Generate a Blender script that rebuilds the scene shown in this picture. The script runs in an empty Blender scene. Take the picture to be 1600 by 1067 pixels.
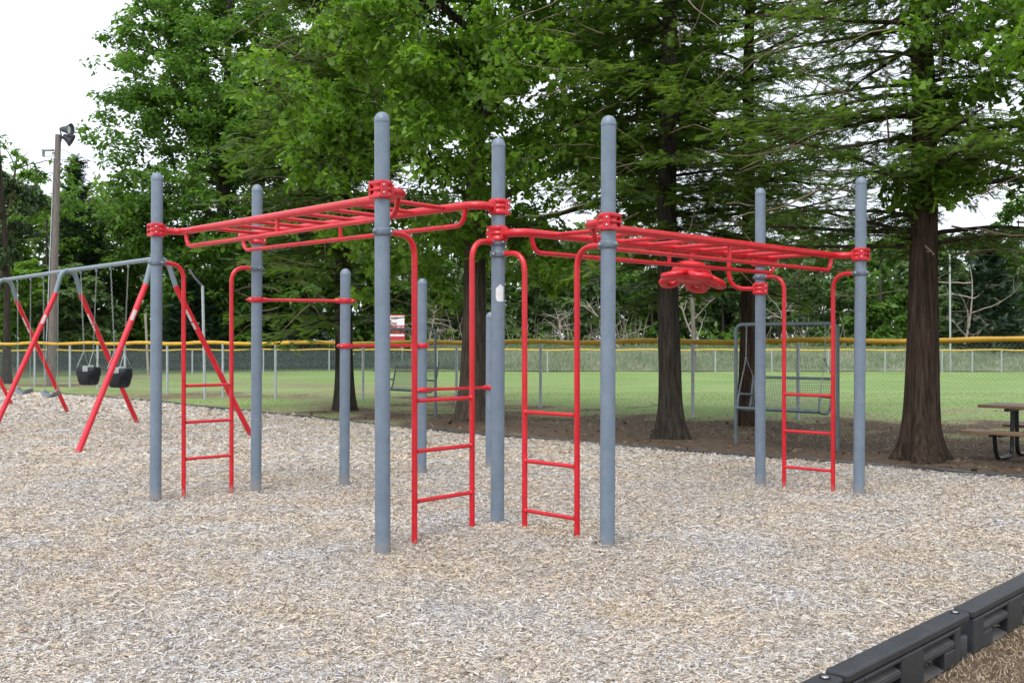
import bpy, bmesh, math, random
import numpy as np
from mathutils import Vector, Matrix
random.seed(7); RNG = np.random.default_rng(11)
sc = bpy.context.scene
COL = sc.collection
H = 1.5                     # eye height
F = 1600.0

# ------------------------------------------------------------------ camera, sky, sun, exposure
cd = bpy.data.cameras.new('camera'); cam = bpy.data.objects.new('camera', cd); COL.objects.link(cam)
cam.location = (0, 0, H); cam.rotation_euler = (math.radians(90), 0, 0)
cd.sensor_width = 36; cd.lens = 36; cd.clip_end = 3000; cd.clip_start = 0.05
sc.camera = cam
SUN_EL, SUN_AZ = 58, 200      # azimuth clockwise from +Y
w = bpy.data.worlds.new('World'); sc.world = w; w.use_nodes = True
nt = w.node_tree; nt.nodes.clear()
out = nt.nodes.new('ShaderNodeOutputWorld'); bg = nt.nodes.new('ShaderNodeBackground')
sky = nt.nodes.new('ShaderNodeTexSky'); sky.sky_type = 'NISHITA'; sky.sun_disc = False
sky.sun_elevation = math.radians(SUN_EL); sky.sun_rotation = math.radians(SUN_AZ)
sky.air_density = 1.0; sky.dust_density = 6.0; sky.ozone_density = 1.0
hs = nt.nodes.new('ShaderNodeHueSaturation'); hs.inputs['Saturation'].default_value = 0.16
hs.inputs['Value'].default_value = 1.5
# thin overcast: soft cloud variation
tc = nt.nodes.new('ShaderNodeTexCoord'); nz = nt.nodes.new('ShaderNodeTexNoise'); nz.inputs['Scale'].default_value = 2.5
nz.inputs['Detail'].default_value = 4
mr = nt.nodes.new('ShaderNodeMapRange'); mr.inputs['From Min'].default_value = .3; mr.inputs['From Max'].default_value = .7
mr.inputs['To Min'].default_value = .92; mr.inputs['To Max'].default_value = 1.12
mul = nt.nodes.new('ShaderNodeVectorMath'); mul.operation = 'SCALE'
nt.links.new(tc.outputs['Generated'], nz.inputs['Vector']); nt.links.new(nz.outputs['Fac'], mr.inputs['Value'])
veil = nt.nodes.new('ShaderNodeMix'); veil.data_type = 'RGBA'; veil.inputs[0].default_value = .62; veil.inputs[7].default_value = (10.9, 11.7, 13.0, 1)   # even cloud layer
nt.links.new(sky.outputs[0], hs.inputs['Color']); nt.links.new(hs.outputs[0], veil.inputs[6]); nt.links.new(veil.outputs[2], mul.inputs[0])
nt.links.new(mr.outputs[0], mul.inputs['Scale'])
nt.links.new(mul.outputs[0], bg.inputs['Color']); bg.inputs['Strength'].default_value = 0.1
nt.links.new(bg.outputs[0], out.inputs['Surface'])
sd = bpy.data.lights.new('sun', 'SUN'); so = bpy.data.objects.new('sun', sd); COL.objects.link(so)
sd.energy = 1.0; sd.angle = math.radians(25); sd.color = (1.0, 0.985, 0.965)
_d = Vector((math.sin(math.radians(SUN_AZ))*math.cos(math.radians(SUN_EL)), math.cos(math.radians(SUN_AZ))*math.cos(math.radians(SUN_EL)), math.sin(math.radians(SUN_EL))))
so.rotation_euler = _d.to_track_quat('Z', 'Y').to_euler()
so.location = (0, -10, 30)
sc.view_settings.view_transform = 'Standard'; sc.view_settings.look = 'None'
sc.view_settings.exposure = 0.55; sc.view_settings.gamma = 1
sc.view_settings.use_curve_mapping = False
sc.render.engine = 'CYCLES'
sc.cycles.max_bounces = 8; sc.cycles.transparent_max_bounces = 12

# ------------------------------------------------------------------ helpers
def at(px, z, py=None):
    """point at picture column px and distance z (row py, or on the ground)"""
    return Vector(((px-800)/F*z, z, 0 if py is None else H-(py-533)/F*z))
def tag(o, label=None, cat=None, group=None, kind=None):
    if label: o['label'] = label
    if cat: o['category'] = cat
    if group: o['group'] = group
    if kind: o['kind'] = kind
    return o
def empty(name, loc=(0,0,0), rz=0, label=None, cat=None, group=None):
    o = bpy.data.objects.new(name, None); COL.objects.link(o); o.location = loc; o.rotation_euler = (0,0,rz)
    o.empty_display_size = .2
    return tag(o, label, cat, group)
def link(name, me, mats, parent=None, loc=None):
    o = bpy.data.objects.new(name, me); COL.objects.link(o)
    if mats is not None:
        for m in (mats if isinstance(mats, (list, tuple)) else [mats]):
            if m.name not in [x.name for x in me.materials if x]: me.materials.append(m)
    if parent: o.parent = parent
    if loc is not None: o.location = loc
    return o
def copy_tree(o, parent=None):
    c = o.copy(); COL.objects.link(c); c.parent = parent
    for ch in list(o.children): copy_tree(ch, c)
    return c
def fast_mesh(name, V, Fc, smooth=False):
    V = np.asarray(V, np.float32).reshape(-1,3); Fc = np.asarray(Fc, np.int32); k = Fc.shape[1]; n = len(Fc)
    me = bpy.data.meshes.new(name); me.vertices.add(len(V)); me.vertices.foreach_set('co', V.ravel())
    me.loops.add(n*k); me.loops.foreach_set('vertex_index', Fc.ravel())
    me.polygons.add(n); me.polygons.foreach_set('loop_start', np.arange(0, n*k, k, dtype=np.int32))
    try: me.polygons.foreach_set('loop_total', np.full(n, k, np.int32))
    except Exception: pass
    if smooth: me.polygons.foreach_set('use_smooth', np.ones(n, bool))
    me.update(calc_edges=True)
    return me
class MB:
    """mesh builder: collects quads/tris of many shapes into one mesh"""
    def __init__(s): s.v = []; s.f = []; s.sm = []; s.mi = []
    def add(s, V, Fs, smooth=True, mi=0):
        b = len(s.v); s.v.extend([tuple(x) for x in V])
        for f in Fs: s.f.append(tuple(i+b for i in f)); s.sm.append(smooth); s.mi.append(mi)
    def tube(s, path, r, n=10, caps=True, mi=0):
        path = [Vector(p) for p in path]; m = len(path)
        rr = r if isinstance(r, (list, tuple, np.ndarray)) else [r]*m
        T = []
        for i in range(m):
            a = path[max(i-1,0)]; b = path[min(i+1,m-1)]; t = (b-a); T.append(t.normalized() if t.length > 1e-9 else Vector((0,0,1)))
        up = Vector((0,0,1)) if abs(T[0].z) < .9 else Vector((1,0,0))
        nrm = T[0].cross(up).normalized(); V = []
        for i in range(m):
            if i: 
                nrm = nrm - T[i]*nrm.dot(T[i])
                nrm = nrm.normalized() if nrm.length > 1e-6 else T[i].orthogonal().normalized()
            bn = T[i].cross(nrm)
            for k in range(n):
                a = 2*math.pi*k/n; V.append(path[i] + (nrm*math.cos(a)+bn*math.sin(a))*rr[i])
        Fs = []
        for i in range(m-1):
            for k in range(n): 
                k2 = (k+1) % n; Fs.append((i*n+k, i*n+k2, (i+1)*n+k2, (i+1)*n+k))
        s.add(V, Fs, True, mi)
        if caps:
            s.add(V[:n], [tuple(range(n-1,-1,-1))], False, mi); s.add(V[-n:], [tuple(range(n))], False, mi)
    def box(s, c, d, rz=0, mi=0, M=None):
        V = []
        for sx in (-.5,.5):
            for sy in (-.5,.5):
                for sz in (-.5,.5):
                    p = Vector((sx*d[0], sy*d[1], sz*d[2]))
                    if rz: p = Matrix.Rotation(rz,3,'Z') @ p
                    if M is not None: p = M @ p
                    V.append(p+Vector(c))
        s.add(V, [(0,1,3,2),(4,6,7,5),(0,4,5,1),(2,3,7,6),(0,2,6,4),(1,5,7,3)], False, mi)
    def lathe(s, prof, o=(0,0,0), n=20, axis=None, mi=0, smooth=True):
        M = Matrix.Identity(3)
        if axis is not None: M = Vector((0,0,1)).rotation_difference(Vector(axis)).to_matrix()
        V = []; m = len(prof)
        for (r, z) in prof:
            for k in range(n):
                a = 2*math.pi*k/n; V.append(M @ Vector((r*math.cos(a), r*math.sin(a), z)) + Vector(o))
        Fs = [(i*n+k, i*n+(k+1)%n, (i+1)*n+(k+1)%n, (i+1)*n+k) for i in range(m-1) for k in range(n)]
        s.add(V, Fs, smooth, mi)
        if prof[0][0] > 1e-4: s.add(V[:n], [tuple(range(n-1,-1,-1))], False, mi)
        if prof[-1][0] > 1e-4: s.add(V[-n:], [tuple(range(n))], False, mi)
    def build(s, name, mats, parent=None, loc=None, off=None, bevel=0):
        v = s.v
        if off is not None: v = [(p[0]-off[0], p[1]-off[1], p[2]-off[2]) for p in v]
        me = bpy.data.meshes.new(name); me.from_pydata(v, [], s.f)
        me.polygons.foreach_set('use_smooth', s.sm); me.polygons.foreach_set('material_index', s.mi); me.update()
        if bevel:
            bm = bmesh.new(); bm.from_mesh(me); bmesh.ops.remove_doubles(bm, verts=bm.verts, dist=1e-5)
            es = [e for e in bm.edges if len(e.link_faces) == 2 and e.calc_face_angle(0) > .5]
            bmesh.ops.bevel(bm, geom=es, offset=bevel, segments=2, profile=.5, affect='EDGES'); bm.to_mesh(me); bm.free()
        return link(name, me, mats, parent, loc)
def fillet(pts, r, n=6):
    """polyline with rounded corners"""
    pts = [Vector(p) for p in pts]; res = [pts[0]]
    for i in range(1, len(pts)-1):
        rad = r[i-1] if isinstance(r, (list,tuple)) else r
        a = (pts[i-1]-pts[i]); b = (pts[i+1]-pts[i])
        d = min(rad, a.length*.49 if i > 1 else a.length*.95, b.length*.49 if i < len(pts)-2 else b.length*.95)
        p0 = pts[i]+a.normalized()*d; p2 = pts[i]+b.normalized()*d
        for k in range(n+1):
            t = k/n; res.append(p0*(1-t)**2*1 + pts[i]*(2*t*(1-t)) + p2*t*t)
    res.append(pts[-1]); return res

# ------------------------------------------------------------------ materials
def mat(name, col, rough=.6, metal=0, col2=None, nscale=8, detail=5, bump=0, bscale=40, coat=0, island=0, spec=.5, stretch=None, rrange=0):
    m = bpy.data.materials.new(name); m.use_nodes = True; t = m.node_tree; b = t.nodes['Principled BSDF']
    b.inputs['Roughness'].default_value = rough; b.inputs['Metallic'].default_value = metal
    b.inputs['Specular IOR Level'].default_value = spec
    if coat: b.inputs['Coat Weight'].default_value = coat; b.inputs['Coat Roughness'].default_value = .15
    tcn = t.nodes.new('ShaderNodeTexCoord'); mp = t.nodes.new('ShaderNodeMapping'); t.links.new(tcn.outputs['Object'], mp.inputs['Vector'])
    if stretch: mp.inputs['Scale'].default_value = stretch
    last = None
    n = t.nodes.new('ShaderNodeTexNoise'); n.inputs['Scale'].default_value = nscale; n.inputs['Detail'].default_value = detail
    n.inputs['Roughness'].default_value = .6
    t.links.new(mp.outputs[0], n.inputs['Vector'])
    if col2:
        r = t.nodes.new('ShaderNodeValToRGB'); r.color_ramp.elements[0].position = .32; r.color_ramp.elements[1].position = .68
        r.color_ramp.elements[0].color = (*col, 1); r.color_ramp.elements[1].color = (*col2, 1)
        t.links.new(n.outputs['Fac'], r.inputs[0]); t.links.new(r.outputs[0], b.inputs['Base Color'])
    else: b.inputs['Base Color'].default_value = (*col, 1)
    if rrange:
        mrr = t.nodes.new('ShaderNodeMapRange'); mrr.inputs['To Min'].default_value = rough-rrange; mrr.inputs['To Max'].default_value = rough+rrange
        mrr.inputs['From Min'].default_value = .3; mrr.inputs['From Max'].default_value = .7
        t.links.new(n.outputs['Fac'], mrr.inputs['Value']); t.links.new(mrr.outputs[0], b.inputs['Roughness'])
    if bump:
        n2 = t.nodes.new('ShaderNodeTexNoise'); n2.inputs['Scale'].default_value = bscale; n2.inputs['Detail'].default_value = 6
        bp = t.nodes.new('ShaderNodeBump'); bp.inputs['Strength'].default_value = bump; bp.inputs['Distance'].default_value = .02
        t.links.new(mp.outputs[0], n2.inputs['Vector']); t.links.new(n2.outputs['Fac'], bp.inputs['Height']); t.links.new(bp.outputs[0], b.inputs['Normal'])
    return m
def leafmat(name, cols, trans=.45, rough=.45):
    """leaf: colour varies leaf by leaf; some light passes through"""
    m = bpy.data.materials.new(name); m.use_nodes = True; t = m.node_tree; b = t.nodes['Principled BSDF']
    g = t.nodes.new('ShaderNodeNewGeometry'); r = t.nodes.new('ShaderNodeValToRGB')
    while len(r.color_ramp.elements) < len(cols): r.color_ramp.elements.new(.5)
    for i, c in enumerate(cols):
        r.color_ramp.elements[i].position = i/(len(cols)-1); r.color_ramp.elements[i].color = (*c, 1)
    t.links.new(g.outputs['Random Per Island'], r.inputs[0]); t.links.new(r.outputs[0], b.inputs['Base Color'])
    b.inputs['Roughness'].default_value = rough; b.inputs['Specular IOR Level'].default_value = .35
    tr = t.nodes.new('ShaderNodeBsdfTranslucent'); mx = t.nodes.new('ShaderNodeMixShader'); mx.inputs[0].default_value = trans
    gm = t.nodes.new('ShaderNodeMix'); gm.data_type = 'RGBA'; gm.blend_type = 'MULTIPLY'; gm.inputs[0].default_value = 1
    gm.inputs[7].default_value = (1.25, 1.35, .6, 1)
    t.links.new(r.outputs[0], gm.inputs[6]); t.links.new(gm.outputs[2], tr.inputs['Color'])
    o = t.nodes['Material Output']; t.links.new(b.outputs[0], mx.inputs[1]); t.links.new(tr.outputs[0], mx.inputs[2]); t.links.new(mx.outputs[0], o.inputs['Surface'])
    return m
M = {}
M['grey_post'] = mat('grey_post_coat', (.130,.170,.220), .40, 0, (.155,.197,.247), 14, 5, .06, 240, rrange=.08)
def dust(m, h=.16, c=(.30,.25,.20)):
    t = m.node_tree; bs = t.nodes['Principled BSDF']; src = bs.inputs['Base Color'].links[0].from_socket
    tcn = t.nodes.new('ShaderNodeTexCoord'); sp = t.nodes.new('ShaderNodeSeparateXYZ'); n = t.nodes.new('ShaderNodeTexNoise'); n.inputs['Scale'].default_value = 22; n.inputs['Detail'].default_value = 6
    ma = t.nodes.new('ShaderNodeMath'); ma.operation = 'MULTIPLY_ADD'; ma.inputs[1].default_value = -.28; mr_ = t.nodes.new('ShaderNodeMapRange'); mr_.inputs['From Min'].default_value = -.14; mr_.inputs['From Max'].default_value = h-.16; mr_.inputs['To Min'].default_value = .55; mr_.inputs['To Max'].default_value = 0
    t.links.new(tcn.outputs['Object'], sp.inputs[0]); t.links.new(tcn.outputs['Object'], n.inputs[0]); t.links.new(n.outputs['Fac'], ma.inputs[0]); t.links.new(sp.outputs[2], ma.inputs[2]); t.links.new(ma.outputs[0], mr_.inputs[0])
    mx = t.nodes.new('ShaderNodeMix'); mx.data_type = 'RGBA'; mx.inputs[7].default_value = (*c,1); t.links.new(mr_.outputs[0], mx.inputs[0]); t.links.new(src, mx.inputs[6]); t.links.new(mx.outputs[2], bs.inputs['Base Color'])
M['grey_clamp'] = mat('grey_clamp_coat', (.14,.17,.21), .45, .1, (.10,.13,.165), 20, 5, .1, 120)
M['red'] = mat('red_coat', (.50,.004,.012), .33, 0, (.57,.008,.018), 9, 4, .03, 200, coat=.15, rrange=.06)
M['red_pale'] = mat('pale_red_coat', (.56,.008,.022), .42, 0, (.62,.022,.045), 5, 4, .03, 200, rrange=.05)  # paler, pinker red for the front swing legs only
M['bolt'] = mat('steel_bolt', (.55,.55,.55), .35, .9)
M['galv'] = mat('galvanised_steel', (.34,.37,.39), .5, .35, (.46,.49,.50), 18, 4, .05, 100)
M['galv_grey'] = mat('grey_painted_steel', (.15,.20,.235), .5, .05, (.19,.24,.27), 10)
M['bench_grey'] = mat('bench_grey_paint', (.085,.11,.12), .5, .05, (.12,.15,.16), 10)
M['chain'] = mat('chain_steel', (.42,.45,.43), .4, .6, (.30,.33,.32), 30)
M['rubber'] = mat('black_rubber', (.007,.009,.013), .5, 0, (.012,.015,.02), 20, spec=.3)
M['belt'] = mat('worn_belt', (.10,.12,.14), .5, 0, (.17,.19,.21), 15)
M['white'] = mat('white_print', (.72,.72,.72), .6, 0, (.60,.60,.60), 30)
M['worn_white'] = mat('worn_white_print', (.55,.53,.53), .6, 0, (.42,.30,.30), 60)
M['ink'] = mat('dark_ink', (.12,.10,.11), .7)
M['yellow'] = mat('yellow_fence_cap', (.48,.27,.012), .5, 0, (.58,.34,.02), 3, 3, .15, 12)
M['yellow_far'] = mat('pale_yellow_cap', (.62,.42,.05), .6)
M['plastic'] = mat('black_plastic', (.017,.019,.023), .48, 0, (.036,.038,.042), 6, 6, .12, 90, rrange=.1)
M['cavity'] = mat('dusty_plastic', (.03,.032,.035), .75, 0, (.075,.068,.058), 9, 6, .15, 60)
M['black_metal'] = mat('black_metal', (.011,.012,.014), .33, .1)
M['table'] = mat('brown_recycled_plank', (.17,.095,.05), .55, 0, (.23,.135,.075), 7, 6, .15, 60, stretch=(1,8,8))
M['sign_red'] = mat('sign_red', (.50,.03,.05), .5)
M['sign_white'] = mat('sign_white', (.72,.72,.74), .5)
M['lamp_dark'] = mat('floodlight_housing', (.05,.05,.065), .5, .2)
M['lamp_glass'] = mat('floodlight_glass', (.55,.58,.55), .2)
M['pole_wood'] = mat('weathered_pole', (.10,.085,.075), .85, 0, (.20,.17,.15), 5, 6, .5, 30, stretch=(6,6,.6))
M['dead'] = mat('dead_wood', (.24,.20,.16), .9, 0, (.38,.33,.28), 6)
M['twig'] = mat('pale_twig', (.15,.11,.07), .9, 0, (.27,.21,.145), 6)
def bark(name, a, b, dist=.03):
    m = mat(name, a, .95, 0, b, 2.2, 9, 0, stretch=(13,13,1.1), spec=.15); t = m.node_tree; bs = t.nodes['Principled BSDF']
    tcn = t.nodes.new('ShaderNodeTexCoord'); mp = t.nodes.new('ShaderNodeMapping'); mp.inputs['Scale'].default_value = (15,15,1.6)
    n = t.nodes.new('ShaderNodeTexNoise'); n.inputs['Scale'].default_value = 2.0; n.inputs['Detail'].default_value = 10; n.inputs['Distortion'].default_value = .8; n.inputs['Roughness'].default_value = .62
    bp = t.nodes.new('ShaderNodeBump'); bp.inputs['Strength'].default_value = 1; bp.inputs['Distance'].default_value = dist
    t.links.new(tcn.outputs['Object'], mp.inputs[0]); t.links.new(mp.outputs[0], n.inputs[0]); t.links.new(n.outputs['Fac'], bp.inputs['Height']); t.links.new(bp.outputs[0], bs.inputs['Normal'])
    return m
M['bark_red'] = bark('reddish_bark', (.018,.012,.009), (.085,.058,.042))
M['bark_oak'] = bark('oak_bark', (.035,.027,.021), (.13,.10,.078))
M['bark_dark'] = bark('dark_bark', (.014,.012,.009), (.066,.056,.044))
M['bark_grey'] = bark('greyish_bark', (.04,.033,.028), (.10,.085,.07))
M['leaf_oak'] = leafmat('oak_leaf', [(.065,.13,.018), (.135,.25,.032), (.22,.37,.055)], .55)
M['leaf_far'] = leafmat('far_leaf', [(.06,.125,.028), (.11,.21,.045), (.17,.295,.065)], .55)
M['leaf_cypress'] = leafmat('cypress_leaf', [(.045,.085,.018), (.09,.155,.028), (.14,.22,.04)], .5)
M['leaf_wood'] = leafmat('hazy_woodland_leaf', [(.08,.135,.055), (.13,.20,.085), (.18,.25,.12)], .5)  # lifted, greyer greens: haze over the far wood put into the colour
M['leaf_dark'] = leafmat('ivy_leaf', [(.015,.035,.01), (.03,.06,.018), (.05,.09,.025)], .2)
M['leaf_cedar'] = leafmat('cedar_leaf', [(.012,.03,.014), (.025,.05,.022)], .1)
M['leaf_bright'] = leafmat('bright_leaf', [(.085,.16,.03), (.15,.265,.05), (.22,.36,.075)], .55)
M['weed'] = leafmat('weed_blade', [(.28,.25,.17), (.09,.17,.06), (.13,.21,.08), (.12,.20,.08), (.42,.38,.29)], .35)
M['blade'] = leafmat('grass_blade', [(.11,.18,.045), (.16,.25,.07), (.24,.27,.11)], .4)
M['straw'] = leafmat('straw_blade', [(.30,.22,.15), (.42,.33,.23), (.20,.14,.09), (.52,.43,.32)], .2)
M['litter'] = leafmat('leaf_litter', [(.06,.035,.02), (.14,.085,.045), (.22,.16,.10)], .1)
M['chip'] = leafmat('wood_chip', [(.47,.45,.43), (.35,.325,.30), (.46,.36,.22), (.56,.54,.53), (.24,.205,.18), (.46,.40,.33), (.42,.41,.41), (.10,.08,.065), (.50,.48,.465), (.42,.35,.265)], .0, .85)

def tint(m, s1, a, b, fac=1.0):
    t = m.node_tree; bs = t.nodes['Principled BSDF']; src = bs.inputs['Base Color'].links[0].from_socket
    tcn = t.nodes.new('ShaderNodeTexCoord'); n = t.nodes.new('ShaderNodeTexNoise'); n.inputs['Scale'].default_value = s1; n.inputs['Detail'].default_value = 6; n.inputs['Roughness'].default_value = .65
    r = t.nodes.new('ShaderNodeValToRGB'); r.color_ramp.elements[0].position = .38; r.color_ramp.elements[1].position = .62
    r.color_ramp.elements[0].color = (*a,1); r.color_ramp.elements[1].color = (*b,1)
    mx = t.nodes.new('ShaderNodeMix'); mx.data_type = 'RGBA'; mx.blend_type = 'MULTIPLY'; mx.inputs[0].default_value = fac
    t.links.new(tcn.outputs['Object'], n.inputs['Vector']); t.links.new(n.outputs['Fac'], r.inputs[0]); t.links.new(src, mx.inputs[6]); t.links.new(r.outputs[0], mx.inputs[7]); t.links.new(mx.outputs[2], bs.inputs['Base Color'])
dust(M['grey_post']); dust(M['red'], .10)
tint(M['chip'], 1.0, (1.14,1.19,1.26), (1.22,1.13,1.0))
tint(M['red'], 26, (.90,.86,.86), (1.05,1.08,1.08))
tint(M['red'], 2.3, (1.06,1.3,1.3), (.94,.9,.9)); tint(M['grey_post'], 5, (1.07,1.07,1.06), (.93,.94,.95))
# ------------------------------------------------------------------ ground heights
BUMPS = [(-.11,8.07,.75,.04), (.69,7.27,.45,.025), (-2.6,10.5,.5,-.03), (-.55,7.6,.45,.03), (.35,7.55,.45,.04), (-6,14,1.2,-.03), (-1.7,9.0,.6,-.03), (1.5,9.1,.6,-.03), (-.2,6.4,.7,-.02), (-3.3,9.2,.5,-.02)]
BUMPS += [(x_, y_, .13, .008) for x_, y_ in [(-3.38,9.73),(-2.61,10.47),(-.9,7.16),(-.12,8.07),(.68,7.27),(2.6,10.7),(3.38,9.97),(-1.76,10.76),(-1.02,11.54)]]
def gz(x, y):
    z = 0.012*np.sin(x*1.3+y*.7)*np.cos(y*1.1-x*.4) + .006*np.sin(x*4.1+1)*np.sin(y*3.7)
    for bx, by, s, a in BUMPS: z = z + a*np.exp(-((x-bx)**2+(y-by)**2)/(2*s*s))
    return z
BORDER = [(-46,62), (-24,40), (-16.2,32.4), (-9.0,25.8), (-6.8,23.2), (-5.27,21.6), (-3.29,19.5), (-2.16,18.2), (0,16.05), (1.27,15.0), (3.04,13.45), (3.75,12.85), (5.65,11.25), (7.05,10.1)]
RIGHT = [(7.05,10.1), (2.226,5.067), (1.29,4.10), (-5,-2.4)]
POLY = np.array(BORDER + RIGHT[1:] + [(-46,-2.4)])
def inside(x, y):
    c = np.zeros(np.shape(x), bool); n = len(POLY); j = n-1
    for i in range(n):
        xi, yi = POLY[i]; xj, yj = POLY[j]
        c ^= ((yi > y) != (yj > y)) & (x < (xj-xi)*(y-yi)/(yj-yi+1e-12)+xi); j = i
    return c
def sd_line(x, y):  # distance outward from the back border
    bx = np.interp(x, [p[0] for p in BORDER], [p[1] for p in BORDER])
    return (y-bx)*.74
def vnoise(x, y, s, seed=0):
    r = np.random.default_rng(seed); tab = r.random((64,64)); u = x/s; v = y/s
    iu = np.floor(u).astype(int); iv = np.floor(v).astype(int); fu = u-iu; fv = v-iv; fu = fu*fu*(3-2*fu); fv = fv*fv*(3-2*fv)
    a = tab[iu%64, iv%64]; b = tab[(iu+1)%64, iv%64]; c = tab[iu%64, (iv+1)%64]; d = tab[(iu+1)%64, (iv+1)%64]
    return (a*(1-fu)+b*fu)*(1-fv)+(c*(1-fu)+d*fu)*fv
TRUNKS = [(-3.67,22.4), (-.7,19.5), (2.43,15.8), (4.15,18.2), (5.23,12.97), (8.6,13.6)]
def dirt(x, y):
    s = sd_line(x, y)
    d = np.clip(1.2-(s-.6)/4.6, 0, 1)*np.clip((x+6.0)/6.5, 0.12, 1)
    for tx, ty in TRUNKS: d = np.maximum(d, np.clip(1.35-np.hypot(x-tx, (y-ty))/1.5, 0, 1)*(.5+.5*(tx > -2)))
    d = np.maximum(d, .50*np.exp(-((s-5.8)/1.6)**2)*np.clip((x+8)/6, .25, 1)); d = np.maximum(d, .22*np.exp(-np.clip(s-6,0,99)/6)*(s > 0))
    n = vnoise(x, y, .9, 1)*.5+vnoise(x, y, .35, 2)*.3+vnoise(x, y, 2.3, 3)*.4
    return np.clip(d*1.05+(n-.62)*1.5*np.clip(d*3, 0, 1), 0, 1)
def base_z(x, y):
    z = -.05+.05*np.clip((y-9)/4, 0, 1)
    z = z+(.015*np.sin(x*.9)*np.cos(y*.8))*np.clip((y-12)/5, 0, 1)*np.clip((70-y)/10, 0, 1)
    z = np.where(inside(x, y), z-.06, z)
    return z
# ground sheet
xs = np.concatenate([[-900,-300,-120,-60], np.arange(-40,-16,1.0), np.arange(-16,14,.22), np.arange(14,40,1.0), [60,120,300,900]])
ys = np.concatenate([[-60,-20,-6,-2], np.arange(0,28,.22), np.arange(28,70,1.0), [80,120,300,1200]])
X, Y = np.meshgrid(xs, ys); Z = base_z(X, Y); Z = Z - .0*X
V = np.stack([X, Y, Z], -1).reshape(-1,3); nx = len(xs)
idx = np.arange(len(V)).reshape(len(ys), nx)
Fq = np.stack([idx[:-1,:-1], idx[:-1,1:], idx[1:,1:], idx[1:,:-1]], -1).reshape(-1,4)
gm = fast_mesh('ground', V, Fq, True)
a = gm.attributes.new('dirt', 'FLOAT', 'POINT'); a.data.foreach_set('value', dirt(V[:,0], V[:,1]).astype(np.float32))
def ground_mat():
    m = bpy.data.materials.new('lawn_and_dirt'); m.use_nodes = True; t = m.node_tree; b = t.nodes['Principled BSDF']
    N = t.nodes.new; L = t.links.new
    tcn = N('ShaderNodeTexCoord'); at_ = N('ShaderNodeAttribute'); at_.attribute_name = 'dirt'
    def noise(s, d=6, sc_=None):
        n = N('ShaderNodeTexNoise'); n.inputs['Scale'].default_value = s; n.inputs['Detail'].default_value = d; n.inputs['Roughness'].default_value = .65
        if sc_:
            mp = N('ShaderNodeMapping'); mp.inputs['Scale'].default_value = sc_; L(tcn.outputs['Object'], mp.inputs[0]); L(mp.outputs[0], n.inputs[0])
        else: L(tcn.outputs['Object'], n.inputs[0])
        return n
    def ramp(src, stops):
        r = N('ShaderNodeValToRGB')
        while len(r.color_ramp.elements) < len(stops): r.color_ramp.elements.new(.5)
        for i, (p, c) in enumerate(stops): r.color_ramp.elements[i].position = p; r.color_ramp.elements[i].color = (*c, 1)
        L(src, r.inputs[0]); return r
    g1 = ramp(noise(.35, 8).outputs['Fac'], [(.3, (.15,.235,.07)), (.5, (.19,.285,.095)), (.7, (.235,.31,.125))])
    g2 = ramp(noise(60, 3).outputs['Fac'], [(.3, (.55,.6,.5)), (.7, (1.35,1.3,1.3))])
    g3 = ramp(noise(1.0, 5, (.06,.5,1)).outputs['Fac'], [(.35, (.86,.9,.82)), (.65, (1.12,1.06,1.12))])
    g4 = N('ShaderNodeMix'); g4.data_type = 'RGBA'; g4.blend_type = 'MULTIPLY'; g4.inputs[0].default_value = 1; L(g1.outputs[0], g4.inputs[6]); L(g3.outputs[0], g4.inputs[7])
    gx = N('ShaderNodeMix'); gx.data_type = 'RGBA'; gx.blend_type = 'MULTIPLY'; gx.inputs[0].default_value = .8
    L(g4.outputs[2], gx.inputs[6]); L(g2.outputs[0], gx.inputs[7])
    d1 = ramp(noise(7, 9).outputs['Fac'], [(.3, (.06,.040,.027)), (.5, (.10,.07,.048)), (.72, (.165,.122,.086))])
    n3 = noise(9, 8)
    ad = N('ShaderNodeMath'); ad.operation = 'MULTIPLY_ADD'; ad.inputs[1].default_value = 1.1; L(n3.outputs['Fac'], ad.inputs[0]); L(at_.outputs['Fac'], ad.inputs[2])
    mk = N('ShaderNodeMapRange'); mk.inputs['From Min'].default_value = .83; mk.inputs['From Max'].default_value = 1.12; L(ad.outputs[0], mk.inputs['Value'])
    mx = N('ShaderNodeMix'); mx.data_type = 'RGBA'; L(mk.outputs[0], mx.inputs[0]); L(gx.outputs[2], mx.inputs[6]); L(d1.outputs[0], mx.inputs[7])
    mt = N('ShaderNodeMapRange'); mt.inputs['From Min'].default_value = .60; mt.inputs['From Max'].default_value = .86; mt.inputs['To Max'].default_value = .75; L(ad.outputs[0], mt.inputs['Value'])
    tn = ramp(noise(16, 8).outputs['Fac'], [(.3, (.15,.125,.065)), (.5, (.25,.20,.125)), (.7, (.33,.27,.18))])
    mz = N('ShaderNodeMix'); mz.data_type = 'RGBA'; L(mt.outputs[0], mz.inputs[0]); L(gx.outputs[2], mz.inputs[6]); L(tn.outputs[0], mz.inputs[7]); L(mz.outputs[2], mx.inputs[6])
    L(mx.outputs[2], b.inputs['Base Color']); b.inputs['Roughness'].default_value = .95; b.inputs['Specular IOR Level'].default_value = .15
    n4 = noise(45, 6); bp = N('ShaderNodeBump'); bp.inputs['Strength'].default_value = .6; bp.inputs['Distance'].default_value = .03
    L(n4.outputs['Fac'], bp.inputs['Height']); L(bp.outputs[0], b.inputs['Normal'])
    return m
tag(link('ground', gm, ground_mat()), kind='structure')
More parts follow.
